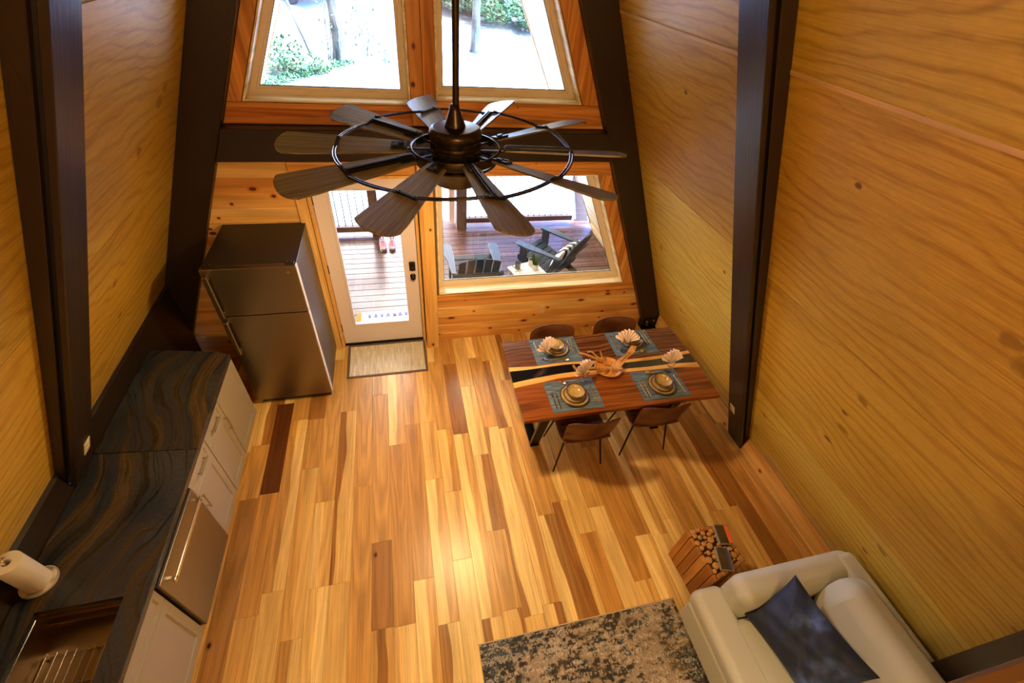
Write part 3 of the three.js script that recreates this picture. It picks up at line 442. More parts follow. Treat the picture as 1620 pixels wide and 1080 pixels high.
cabinet(1.477, 1.845, 'pale grey drawer cabinet, second from the refrigerator', [{ drawer: 1, z0: 1.479, z1: 1.843, y0: 0.70, y1: 0.862, h: [0.782, 1.66] }, { z0: 1.479, z1: 1.843, y0: 0.105, y1: 0.697, h: [0.60, 1.515] }]);
cabinet(1.847, 2.243, 'pale grey drawer cabinet directly beside the dishwasher', [{ drawer: 1, z0: 1.849, z1: 2.241, y0: 0.70, y1: 0.862, h: [0.782, 2.03] }, { z0: 1.849, z1: 2.241, y0: 0.105, y1: 0.697, h: [0.60, 2.205] }]);
cabinet(2.872, 3.83, 'pale grey cabinet under the sink', [{ drawer: 1, z0: 2.874, z1: 3.348, y0: 0.70, y1: 0.862 }, { drawer: 1, z0: 3.352, z1: 3.828, y0: 0.70, y1: 0.862 }, { z0: 2.874, z1: 3.348, y0: 0.105, y1: 0.697, h: [0.60, 3.312] }, { z0: 3.352, z1: 3.828, y0: 0.105, y1: 0.697, h: [0.60, 3.39] }], true);
{
  const g = thing('dishwasher', 'stainless dishwasher with a long bar handle below the worktop', 'dishwasher');
  part('tub', [b2(-1.36, -0.80, 0.10, 0.866, 2.246, 2.868), b2(-1.36, -0.85, 0.0, 0.10, 2.246, 2.868)], M_.black, g);
  const d = part('door', [b2(-0.80, -0.742, 0.135, 0.848, 2.25, 2.864, 0.004)], M_.steel, g);
  part('handle', [b2(-0.706, -0.690, 0.775, 0.803, 2.285, 2.83, 0.006, 2), b2(-0.743, -0.69, 0.786, 0.802, 2.30, 2.318), b2(-0.743, -0.69, 0.786, 0.802, 2.796, 2.814)], M_.steelBright, d);
  part('control_strip', b2(-0.80, -0.75, 0.849, 0.863, 2.25, 2.864), M_.black, g);
}
// stone worktop in two slabs with a cut-out for the sink
{
  const t = 0.03, yt = 0.91, y0 = yt - 0.04;
  const far = [[-1.403, 0.87], [-0.86, 0.965], [-0.752, 1.02], [-0.752, 1.972], [-1.403, 1.905]];
  solo('worktop', wuv(slabXZ(far, y0, yt + 0.004, 0.003), 'z', 0.75, 0.75, 0.1, 0.3), M_.stone, 'dark veined stone worktop slab nearer the refrigerator', 'worktop');
  const near = new THREE.Shape([[-1.403, -1.907], [-0.752, -1.974], [-0.752, -4.10], [-1.403, -4.10]].map((p) => new THREE.Vector2(...p)));
  near.holes.push(holeOf([[-1.285, -2.908], [-0.872, -2.908], [-0.872, -3.68], [-1.285, -3.68]]));
  solo('worktop', wuv(new THREE.ExtrudeGeometry(near, { depth: 0.034, bevelEnabled: true, bevelThickness: 0.003, bevelSize: 0.003, bevelOffset: -0.003, bevelSegments: 1 }).rotateX(-Math.PI / 2).translate(0, y0 + 0.003, 0), 'z', 0.75, 0.75, 0.55, 0.1), M_.stone2, 'dark veined stone worktop slab around the sink', 'worktop');
  for (const [a, b, w] of [[0.17, 1.942, 'far'], [2.168, 4.12, 'near']]) solo('backsplash', prism([[-1.425, 0.0], [-1.406, 0.0], [-1.406, 1.07], [-1.425, 1.085]].reverse(), a, b, 0.002), M_.beam, w === 'far' ? 'dark low backsplash between refrigerator and left beam' : 'dark low backsplash behind the paper towel', 'backsplash');
}
{
  const g = thing('kitchen_sink', 'undermounted rectangular steel sink with inner ledges', 'sink'), x0 = -1.29, x1 = -0.867, z0 = 2.902, z1 = 3.686, yb = 0.69, yt = 0.868, w = 0.006;
  part('basin', [b2(x0, x1, yb, yb + w, z0, z1), b2(x0, x0 + w, yb, yt, z0, z1), b2(x1 - w, x1, yb, yt, z0, z1), b2(x0, x1, yb, yt, z0, z0 + w), b2(x0, x1, yb, yt, z1 - w, z1)], M_.sinkSteel, g);
  part('ledge', [b2(x0 + w, x1 - w, 0.828, 0.836, z0 + w, z0 + 0.022, 0.002), b2(x0 + w, x1 - w, 0.775, 0.783, z0 + w, z0 + 0.034, 0.002)], M_.sinkSteel, g);
  part('drain', lathe([[0, 0.697], [0.03, 0.697], [0.05, 0.70], [0.056, 0.697]], 24).translate(-1.08, 0.0, 3.36), M_.steelBright, g);
  const k = thing('sink_grid', 'wire grid of parallel rods lying in the sink', 'rack'), L = [];
  for (let i = 0; i < 9; i++) part('rod', rod([-1.26 + i * 0.045, 0.716, 3.06], [-1.26 + i * 0.045, 0.716, 3.62], 0.0032, 0.0032, 8), M_.steelBright, k);
  for (const z of [3.07, 3.22, 3.38, 3.54, 3.61]) part('crossbar', rod([-1.265, 0.71, z], [-0.895, 0.71, z], 0.003, 0.003, 8), M_.steelBright, k);
  for (const [x, z] of [[-1.25, 3.09], [-0.91, 3.09], [-1.25, 3.6], [-0.91, 3.6]]) part('foot', cyl(0.006, 0.006, 0.013, x, 0.7025, z, 8), M_.black, k);
}
{
  const g = thing('faucet', 'tall metal kitchen faucet behind the sink', 'faucet', [-1.345, 0.91, 3.30]);
  part('base', lathe([[0, 0], [0.028, 0], [0.028, 0.008], [0.018, 0.014], [0.018, 0.05], [0, 0.05]], 20), M_.steelBright, g);
  part('spout', tube([[0, 0.04, 0], [0, 0.22, 0], [0.03, 0.31, 0], [0.10, 0.34, 0], [0.165, 0.30, 0], [0.175, 0.24, 0]], 0.011, 30, 10), M_.steelBright, g);
  part('lever', rod([0, 0.05, 0.018], [0.02, 0.09, 0.07], 0.006, 0.005), M_.steelBright, g);
}
{
  const g = thing('paper_towel', 'white paper towel roll on a marbled stand by the sink', 'paper towel', [-1.325, 0.91, 2.752]);
  part('stand_base', lathe([[0, 0], [0.083, 0], [0.086, 0.006], [0.086, 0.014], [0.08, 0.02], [0, 0.02]], 36), M_.stoneRing, g);
  part('roll', lathe([[0.021, 0.021], [0.061, 0.021], [0.063, 0.025], [0.063, 0.272], [0.061, 0.277], [0.022, 0.277], [0.02, 0.274], [0.02, 0.021]], 36), M_.paper, g);
  part('rod', lathe([[0, 0.02], [0.006, 0.02], [0.006, 0.30], [0.014, 0.302], [0.014, 0.312], [0, 0.316]], 16), M_.steelBright, g);
}
function outlet(label, pos, q, w = 0.07, h = 0.115, mat = M_.ivory) {
  const g = thing('wall_outlet', label, 'outlet', pos); g.quaternion.copy(q);
  part('cover_plate', bx(w, h, 0.006, 0, 0, 0.003, 0.0025), mat, g);
  for (const y of [0.022, -0.022]) { const s = part('socket', bx(0.034, 0.028, 0.004, 0, y, 0.0065, 0.0015), mat, g); part('slots', [bx(0.003, 0.009, 0.001, -0.006, y + 0.003, 0.0087), bx(0.003, 0.009, 0.001, 0.006, y + 0.003, 0.0087)], M_.black, s); }
}
const slopeQ = (s) => { const n = V(s, 0.461 * 1, 0).normalize(); const zA = V(-n.x, -n.y, 0), xA = V(0, 0, s); const yA = zA.clone().cross(xA); return new THREE.Quaternion().setFromRotationMatrix(new THREE.Matrix4().makeBasis(xA, yA, zA)); };
outlet('white outlet plate on the foot of the middle right beam', [sideX(1, HB(0.536)) - 0.0006, 0.536, 2.016], slopeQ(1));
outlet('ivory outlet plate on the left beam above the stone worktop', [sideX(-1, HB(1.158)) + 0.0006, 1.158, 2.03], slopeQ(-1));
outlet('yellowed outlet plate on the pine boards below the window', [2.39, 0.36, 0.0608], new THREE.Quaternion(), 0.07, 0.115, std({ color: rgb(0.66, 0.46, 0.2), roughness: 0.5 }));
// refrigerator
{
  const g = thing('refrigerator', 'stainless top-freezer refrigerator with dark top and grey sides', 'refrigerator'), x0 = -0.79, x1 = -0.085;
  part('cabinet', [b2(x0 + 0.004, x1 - 0.004, 0.06, 1.625, 0.07, 0.752, 0.004), b2(x0 + 0.03, x1 - 0.03, 0.0, 0.06, 0.09, 0.74)], M_.fridgeSide, g);
  part('top_panel', b2(x0 + 0.003, x1 - 0.003, 1.6255, 1.634, 0.068, 0.755, 0.003), M_.fridgeTop, g, 'dark brown top');
  for (const [nm, a, b, ha, hb] of [['freezer_door', 1.166, 1.638, 1.185, 1.60], ['refrigerator_door', 0.075, 1.157, 0.76, 1.138]]) {
    const d = part(nm, b2(x0, x1, a, b, 0.76, 0.82, 0.008, 3), M_.steel, g);
    part('handle', [b2(x0 + 0.02, x0 + 0.06, ha, hb, 0.852, 0.874, 0.008, 2), b2(x0 + 0.022, x0 + 0.058, ha, ha + 0.04, 0.819, 0.86, 0.006), b2(x0 + 0.022, x0 + 0.058, hb - 0.04, hb, 0.819, 0.86, 0.006)], M_.steel, d);
    part('edge_trim', b2(x1 - 0.001, x1 + 0.0035, a + 0.004, b - 0.004, 0.765, 0.815, 0.001), M_.white, d);
  }
  for (const x of [x0 + 0.05, x1 - 0.05]) { const h = part('hinge_cover', [b2(x - 0.035, x + 0.035, 1.634, 1.646, 0.74, 0.80, 0.004)], M_.black, g); for (const dx of [-0.016, 0.016]) part('screw', cyl(0.005, 0.005, 0.003, x + dx, 1.6475, 0.757, 10), M_.steelBright, h); }
  part('toe_grille', b2(x0 + 0.02, x1 - 0.02, 0.012, 0.07, 0.742, 0.785, 0.003), M_.black, g);
  part('badge', cyl(0.012, 0.012, 0.002, 0, 0, 0, 16).rotateX(Math.PI / 2).translate(x1 - 0.07, 1.58, 0.8205), M_.steelBright, g);
}
// door mat inside
{ const g = thing('door_mat', 'woven grey-beige mat with dark border inside the door', 'mat', [0.483, 0.0005, 0.308]); part('weave', wuv(bx(0.84, 0.006, 0.48, 0, 0.003, 0), 'z', 1.2, 2.1, 0.5, 0.5), M_.doormat, g); part('border', [bx(0.895, 0.008, 0.028, 0, 0.004, 0.254, 0.003), bx(0.895, 0.008, 0.028, 0, 0.004, -0.254, 0.003), bx(0.028, 0.008, 0.482, 0.4335, 0.004, 0, 0.003), bx(0.028, 0.008, 0.482, -0.4335, 0.004, 0, 0.003)], M_.doormatEdge, g); }

// ---------------------------------------------------------------- dining table and chairs
const TY = 0.765;
{
  const g = thing('dining_table', 'live edge walnut dining table with a black resin river', 'table');
  const r = [[1.642, 1.426], [1.797, 1.426], [2.043, 1.416], [2.2, 1.411], [2.295, 1.415], [2.55, 1.44], [2.787, 1.468], [3.055, 1.471], [3.338, 1.456], [3.54, 1.437]], f = [[1.64, 1.57], [1.848, 1.541], [2.094, 1.52], [2.293, 1.514], [2.55, 1.532], [2.754, 1.548], [3.014, 1.556], [3.287, 1.55], [3.54, 1.568]];
  const ro = [[1.643, 1.371], [1.886, 1.393], [2.138, 1.378], [2.404, 1.39], [2.804, 1.433], [3.168, 1.427], [3.54, 1.396]], fo = [[1.64, 1.63], [1.91, 1.6], [2.077, 1.576], [2.422, 1.57], [2.736, 1.59], [2.993, 1.598], [3.259, 1.603], [3.54, 1.632]];
  const edge = (x0, x1, z, amp, ph) => Array.from({ length: 13 }, (_, i) => [x0 + (x1 - x0) * i / 12, z + amp * Math.sin(i * 1.3 + ph) * (i > 0 && i < 12)]);
  const y0 = TY - 0.042, uvT = (q) => { const p = q.attributes.position, u = new Float32Array(p.count * 2); for (let i = 0; i < p.count; i++) { u[2 * i] = (p.getX(i) - 1.63) / 1.92; u[2 * i + 1] = (p.getZ(i) - 1.0) / 0.42 + p.getY(i) * 2; } q.setAttribute('uv', new THREE.BufferAttribute(u, 2)); return q; };
  part('walnut_slab', uvT(slabXZ([...edge(1.645, 3.535, 1.018, 0.003, 1), ...ro.slice().reverse()], y0, TY, 0.003)), M_.walnutRear, g, 'darker walnut slab on the window side');
  part('walnut_slab', uvT(slabXZ([...fo, ...edge(3.54, 1.639, 2.005, 0.003, 2)], y0, TY, 0.003)), M_.walnutFront, g, 'reddish walnut slab on the room side');
  part('sapwood_edge', uvT(slabXZ([...ro, ...r.slice().reverse()], y0, TY, 0)), M_.sapwood, g, 'pale sapwood band'); part('sapwood_edge', uvT(slabXZ([...f, ...fo.slice().reverse()], y0, TY, 0)), M_.sapwood, g, 'pale sapwood band');
  part('resin_river', slabXZ([...r, ...f.slice().reverse()], y0 + 0.001, TY - 0.0006, 0), M_.resin, g, 'glossy black resin');
  for (const x of [1.885, 3.22]) { // trapezoid steel legs
    for (const s of [-1, 1]) part('leg', bar([x, 0.012, 1.512 + s * 0.23], [x, y0 - 0.012, 1.512 + s * 0.40], 0.09, 0.03, 0.003), M_.blackMetal, g);
    part('foot_rail', bx(0.09, 0.022, 0.52, x, 0.012, 1.512, 0.003), M_.blackMetal, g); part('top_rail', bx(0.10, 0.012, 0.84, x, y0 - 0.007, 1.512, 0.003), M_.blackMetal, g);
  }
}
function chairProto(label, pos, ry) {
  const g = thing('dining_chair', label, 'chair', pos, ry, null);
  const w = 0.47;
  part('seat', shell((u, v) => { const a = u * 2 - 1, b = v * 2 - 1, z = b * 0.225 - 0.01, hw = w / 2 * (1 - 0.06 * Math.abs(b) ** 3) * (0.93 + 0.07 * v), x = a * hw; return V(x, 0.452 + 0.022 * a * a - 0.012 * (1 - b * b) - (b < -0.6 ? 0.05 * (-b - 0.6) : 0) + (b > 0.6 ? 0.06 * (b - 0.6) : 0), z - 0.03 * a * a * (b < 0 ? -1 : 0)); }, 16, 14, (u, v) => 0.042 * Math.pow(Math.max(0.02, (1 - Math.abs(u * 2 - 1) ** 6) * (1 - Math.abs(v * 2 - 1) ** 6)), 0.3)), M_.leather, g);
  part('backrest', shell((u, v) => { const a = u * 2 - 1, h = v, hw = w / 2 * (1 - 0.10 * (1 - h) * (1 - h)) * (1 + 0.04 * Math.sin(h * 3)), dr = 0.035 * Math.pow(Math.abs(a), 12) * (h > 0.5 ? 1 : 0.3); return V(a * hw, 0.475 + (0.335 - dr * 0.8) * h, 0.20 + 0.085 * h - 0.055 * a * a * (0.5 + 0.5 * h)); }, 18, 12, (u, v) => 0.026 * Math.pow(Math.max(0.03, (1 - Math.abs(u * 2 - 1) ** 8) * (1 - Math.abs(v * 2 - 1) ** 8)), 0.3)), M_.leather, g);
  part('seam_piping', tube([[-0.222, 0.49, 0.178], [-0.234, 0.62, 0.198], [-0.236, 0.775, 0.228], [-0.2, 0.806, 0.245], [0, 0.812, 0.285], [0.2, 0.806, 0.245], [0.236, 0.775, 0.228], [0.234, 0.62, 0.198], [0.222, 0.49, 0.178]], 0.005, 40, 6), M_.leather, g);
  for (const [x, z, fx, fz] of [[-0.17, 0.12, -0.245, 0.19], [0.17, 0.12, 0.245, 0.19], [-0.17, -0.14, -0.225, -0.215], [0.17, -0.14, 0.225, -0.215]]) part('leg', rod([fx, 0.0, fz], [x, 0.425, z], 0.0075, 0.011, 10), M_.blackMetal, g);
  part('under_frame', [bx(0.36, 0.012, 0.025, 0, 0.424, 0.12), bx(0.36, 0.012, 0.025, 0, 0.424, -0.14), bx(0.025, 0.012, 0.28, -0.17, 0.424, -0.01), bx(0.025, 0.012, 0.28, 0.17, 0.424, -0.01)], M_.blackMetal, g);
  return g;
}
const ch = chairProto('brown leather dining chair on the room side, nearer the kitchen', [2.235, 0, 1.885], 0);
dup(ch, 'dining_chair', 'brown leather dining chair on the room side, nearer the right wall', [2.955, 0, 1.83], -0.02);
dup(ch, 'dining_chair', 'brown leather dining chair on the window side, nearer the door', [2.215, 0, 1.16], Math.PI + 0.02);
dup(ch, 'dining_chair', 'brown leather dining chair on the window side, nearer the corner beam', [2.93, 0, 1.12], Math.PI - 0.03);
// place settings
const SETS = [
  { at: [2.16, 1.205], ry: Math.PI, who: 'at the window-side place by the door', glassNap: false },
  { at: [2.985, 1.20], ry: Math.PI, who: 'at the window-side place by the corner', glassNap: false },
  { at: [2.15, 1.79], ry: 0, who: 'at the room-side place by the kitchen' },
  { at: [3.018, 1.788], ry: 0, who: 'at the room-side place by the wall' },
];
function fork(parent) { part('handle', [bx(0.012, 0.003, 0.10, 0, 0.002, 0.055, 0.001), bx(0.007, 0.003, 0.04, 0, 0.004, -0.01, 0.001)], M_.cutlery, parent); part('tines', [bx(0.022, 0.002, 0.02, 0, 0.004, -0.035, 0.0008), ...[-0.009, -0.003, 0.003, 0.009].map((x) => bx(0.003, 0.002, 0.045, x, 0.005, -0.065, 0.0008))], M_.cutlery, parent); }
function knife(parent) { part('handle', bx(0.014, 0.006, 0.095, 0, 0.003, 0.06, 0.0025), M_.cutlery, parent); part('blade', slabXZ([[-0.006, 0.012], [0.008, 0.012], [0.009, -0.09], [0.002, -0.115], [-0.006, -0.10]], 0.002, 0.004, 0.0005), M_.cutlery, parent); }
function spoon(parent) { part('handle', bx(0.009, 0.003, 0.12, 0, 0.004, 0.05, 0.001), M_.cutlery, parent); part('bowl', lathe([[0, 0], [0.012, 0.001], [0.019, 0.005], [0.021, 0.009], [0.019, 0.0095], [0.012, 0.004], [0, 0.002]], 18).scale(1, 1, 1.45).translate(0, 0.001, -0.04), M_.cutlery, parent); }
function fan_napkin(seed) { const r = rngOf(seed), n = 44; return shell((u, v) => { const a = (u - 0.5) * 2.7, rr = 0.02 + 0.10 * v * (1 + 0.05 * Math.sin(u * 40)), zz = (Math.abs((u * 9) % 1 - 0.5) - 0.25) * 0.05 * (0.25 + v); return V(Math.sin(a) * rr * (0.35 + 0.65 * v), 0.02 + Math.cos(a) * rr * (0.5 + 0.5 * v) + 0.035 * v, zz); }, n, 8, 0.0018); }
SETS.forEach((S, i) => {
  const c = Math.cos(S.ry), s = Math.sin(S.ry), at = (x, z, y = 0) => [S.at[0] + x * c + z * s, TY + y, S.at[1] - x * s + z * c];
  const mt = solo('placemat', wuv(bx(0.475, 0.003, 0.355, 0, 0, 0, 0.001, 1), 'z', 2.1, 2.1, 0.3 * i, 0.2), M_.placemat, 'grey-blue woven placemat ' + S.who, 'placemat'); mt.position.set(...at(0, 0, 0.0018)); mt.rotation.y = S.ry; const y = 0.0036;
  const pl = thing('dinner_plate', 'large brown-rimmed stoneware plate ' + S.who, 'plate', at(0.0, 0.02, y)); part('dish', lathe([[0, 0], [0.08, 0], [0.085, 0.004], [0.128, 0.015], [0.128, 0.019], [0.085, 0.009], [0.08, 0.006], [0, 0.006]], 40), M_.china, pl); part('rim', lathe([[0.1225, 0.0155], [0.1285, 0.0145], [0.134, 0.018], [0.1335, 0.0215], [0.1285, 0.0215], [0.122, 0.0195], [0.1225, 0.0155]], 40), M_.chinaRim, pl);
  const p2 = thing('side_plate', 'smaller tan plate on the large plate ' + S.who, 'plate', at(0.0, 0.018, y + 0.0105)); part('dish', lathe([[0, 0], [0.06, 0], [0.066, 0.004], [0.098, 0.015], [0.098, 0.019], [0.066, 0.009], [0.06, 0.006], [0, 0.006]], 36), M_.china, p2); part('rim', lathe([[0.0935, 0.0148], [0.0985, 0.0142], [0.103, 0.018], [0.1025, 0.021], [0.0985, 0.0212], [0.093, 0.0188], [0.0935, 0.0148]], 36), M_.chinaRim, p2);
  const bw = thing('bowl', 'tan stoneware bowl on top of the plates ' + S.who, 'bowl', at(0.004, 0.014, y + 0.0205)); part('dish', lathe([[0, 0], [0.042, 0], [0.046, 0.006], [0.074, 0.024], [0.086, 0.050], [0.080, 0.050], [0.068, 0.024], [0.04, 0.009], [0, 0.008]], 36), M_.china, bw); part('rim', lathe([[0.0785, 0.0455], [0.0865, 0.0455], [0.0885, 0.052], [0.0845, 0.056], [0.0795, 0.053], [0.0785, 0.0455]], 36), M_.chinaRim, bw);
  const put = (nm, lab, x, z, r, f) => { const g = thing(nm, lab, nm.replace('table_', ''), at(x, z, y), S.ry + r); f(g); return g; };
  put('fork', 'outer fork left of the plates ' + S.who, -0.195, 0.03, 0.03, fork); put('fork', 'inner fork left of the plates ' + S.who, -0.158, 0.035, -0.02, fork);
  put('knife', 'table knife right of the plates ' + S.who, 0.19, 0.03, 0.04, knife); put('spoon', 'spoon lying behind the plates ' + S.who, -0.015, -0.148, Math.PI / 2, spoon);
  // wine glass with a fanned napkin
  const ga = i < 2 ? [0.135, -0.112] : i === 2 ? [0.135, -0.135] : [0.152, -0.142];
  const wg = thing('wine_glass', 'stemmed wine glass with napkin ' + S.who, 'glass', at(ga[0], ga[1], i < 2 ? y : 0.0038));
  part('foot', lathe([[0, 0], [0.034, 0], [0.034, 0.0015], [0.01, 0.004], [0.0045, 0.010], [0, 0.010]], 24), M_.wine, wg); part('stem', cyl(0.004, 0.004, 0.06, 0, 0.04, 0, 12), M_.wine, wg);
  part('bowl', lathe([[0, 0.069], [0.012, 0.071], [0.028, 0.085], [0.036, 0.108], [0.036, 0.135], [0.031, 0.158], [0.030, 0.158], [0.0345, 0.135], [0.0345, 0.108], [0.027, 0.087], [0.011, 0.0735], [0, 0.072]], 26), M_.wine, wg);
  const nk = solo('napkin', fan_napkin(50 + i).scale(1, 1, 1), M_.napkin, 'pink fan-folded napkin in the glass ' + S.who, 'napkin'); const gp = at(ga[0], ga[1], 0.078 + 0.004); nk.position.set(...gp); nk.rotation.set(-0.25, [0.5, -0.2, 0.5, 0.1][i], [0.1, -0.05, 0.2, -0.05][i]);
});
// centrepiece
{
  const g = thing('wooden_tray', 'round orange-brown wooden tray in the middle of the table', 'tray', [2.588, TY + 0.0005, 1.53]);
  part('dish', wuv(lathe([[0, 0], [0.09, 0], [0.118, 0.012], [0.134, 0.03], [0.134, 0.035], [0.126, 0.035], [0.113, 0.018], [0.09, 0.010], [0, 0.010]], 44), 'x', 3, 3), M_.trayWood, g);
  const d = (label, pts, r, taper) => { const g2 = tube(pts, r, 30, 8), p = g2.attributes.position; g2.computeVertexNormals(); return solo('driftwood', wuv(g2, 'x', 6, 6), M_.driftwood, label, 'driftwood'); };
  const T = TY;
  const big = shell((u, v) => { const t = v, x = 2.64 + 0.19 * t + 0.02 * Math.sin(t * 5), y = T + 0.035 + 0.21 * t, z = 1.56 - 0.07 * t - 0.02 * Math.sin(t * 6); const w = 0.034 * (1 - 0.35 * t) * (1 + 0.2 * Math.sin(t * 9)), a = u * 2 - 1; return V(x + a * w * 0.75, y + a * w * 0.25 + 0.004 * Math.sin(u * 22), z + a * w * 0.75 + 0.004 * Math.cos(u * 22)); }, 16, 22, (u, v) => 0.022 * (1 - 0.5 * v) * Math.sqrt(Math.max(0.05, 1 - (2 * u - 1) ** 4)));
  solo('driftwood', wuv(big, 'y', 5, 5), M_.driftwood, 'broad grooved driftwood piece standing up from the tray', 'driftwood');
  d('long thin driftwood branch pointing to the window-side door place', [[2.62, T + 0.03, 1.52], [2.54, T + 0.06, 1.47], [2.45, T + 0.09, 1.44], [2.38, T + 0.11, 1.41], [2.31, T + 0.125, 1.395]], 0.011);
  d('curled driftwood branch hanging over the tray toward the kitchen', [[2.60, T + 0.04, 1.56], [2.50, T + 0.06, 1.565], [2.40, T + 0.075, 1.56], [2.30, T + 0.08, 1.565], [2.235, T + 0.085, 1.555], [2.215, T + 0.11, 1.53]], 0.012);
  d('short driftwood prong standing on the window side of the tray', [[2.56, T + 0.035, 1.50], [2.545, T + 0.08, 1.46], [2.535, T + 0.11, 1.435], [2.52, T + 0.145, 1.42]], 0.008);
  d('forked driftwood root lying across the tray', [[2.50, T + 0.05, 1.60], [2.56, T + 0.05, 1.57], [2.62, T + 0.055, 1.585], [2.68, T + 0.05, 1.60], [2.71, T + 0.045, 1.585]], 0.010);
  d('thin driftwood root dangling over the tray front', [[2.60, T + 0.075, 1.56], [2.58, T + 0.07, 1.60], [2.555, T + 0.055, 1.64], [2.54, T + 0.04, 1.665]], 0.005);
  d('bent driftwood twig near the window-side branch', [[2.56, T + 0.07, 1.48], [2.49, T + 0.10, 1.45], [2.44, T + 0.135, 1.41], [2.40, T + 0.13, 1.40]], 0.008);
}
// ---------------------------------------------------------------- sofa corner
{
  const g = thing('sofa', 'cream upholstered sofa along the right wall with bolster arm', 'sofa');
  const soft = (x0, x1, y0, y1, z0, z1, r, amp = 0, seed = 1) => { const q = new RoundedBoxGeometry(x1 - x0, y1 - y0, z1 - z0, 10, r); const p = q.attributes.position; for (let i = 0; i < p.count; i++) { const X = p.getX(i) / (x1 - x0) * 2, Z = p.getZ(i) / (z1 - z0) * 2; const k = amp * (1 - X * X) * (1 - Z * Z); p.setY(i, p.getY(i) + (p.getY(i) > 0 ? k : 0)); } q.computeVertexNormals(); return q.translate((x0 + x1) / 2, (y0 + y1) / 2, (z0 + z1) / 2); };
  part('base', soft(2.565, 3.72, 0.07, 0.30, 3.435, 5.30, 0.02), M_.sofa, g);
  part('seat_cushion', [soft(2.60, 3.36, 0.30, 0.452, 3.63, 5.28, 0.05, 0.02), soft(2.555, 2.80, 0.30, 0.455, 3.40, 5.28, 0.06)], M_.sofa, g);
  part('arm', [soft(2.765, 3.77, 0.30, 0.665, 3.405, 3.625, 0.085)], M_.sofa, g, 'rounded bolster arm');
  part('back_frame', soft(3.60, 3.775, 0.28, 0.675, 3.44, 5.30, 0.05), M_.sofa, g);
  const bc = soft(-0.17, 0.17, -0.20, 0.22, -0.62, 0.62, 0.13); { const p = bc.attributes.position; for (let i = 0; i < p.count; i++) { const z = p.getZ(i), y = p.getY(i), e = Math.pow(Math.abs(z) / 0.62, 4); p.setX(i, p.getX(i) * (1 - 0.25 * e) + 0.006 * Math.sin(z * 22 + y * 9) + 0.004 * Math.sin(z * 41)); p.setY(i, y * (1 - 0.12 * e) + 0.006 * Math.sin(z * 17)); } bc.computeVertexNormals(); }
  part('back_cushion', bc.rotateZ(-0.28).translate(3.47, 0.62, 4.225), M_.sofa, g, 'plump loose back cushion');
  for (const [x, z] of [[2.62, 3.5], [3.66, 3.5], [2.62, 5.22], [3.66, 5.22]]) part('foot', cyl(0.022, 0.028, 0.07, x, 0.035, z, 14), M_.black, g);
}
{
  const m = solo('throw_pillow', puff(0.60, 0.44, 0.25, 30, 0.10, 2.4, 3, 0.008), M_.velvet, 'dark blue crushed velvet pillow leaning on the sofa back cushion', 'pillow');
  // long side along z, short side climbing the back cushion
  const A = V(2.862, 0.52, 3.62), B = V(3.06, 0.745, 3.60), Dd = V(2.90, 0.52, 4.04), Cc = V(3.185, 0.75, 4.088);
  const ex = Dd.clone().add(Cc).sub(A).sub(B).normalize(), ez0 = B.clone().add(Cc).sub(A).sub(Dd), ey = ez0.clone().cross(ex).normalize(), ez = ex.clone().cross(ey).normalize();
  m.quaternion.setFromRotationMatrix(new THREE.Matrix4().makeBasis(ex, ey, ez)); m.position.copy(A.clone().add(B).add(Cc).add(Dd).multiplyScalar(0.25)).add(V(0.02, 0.0, 0.02));
}
{
  const g = thing('area_rug', 'distressed grey-brown and blue area rug on the plank floor', 'rug', [1.83, 0.0005, 4.55]);
  part('pile', wuv(bx(1.552, 0.011, 2.44, 0, 0.0055, 0, 0.003, 1), 'z', 0.52, 0.52, 0.2, 0.1), M_.rug, g); for (const z of [-1.224, 1.224]) part('binding', bx(1.56, 0.009, 0.008, 0, 0.0048, z, 0.003), M_.rugEdge, g, 'pale bound edge');
}
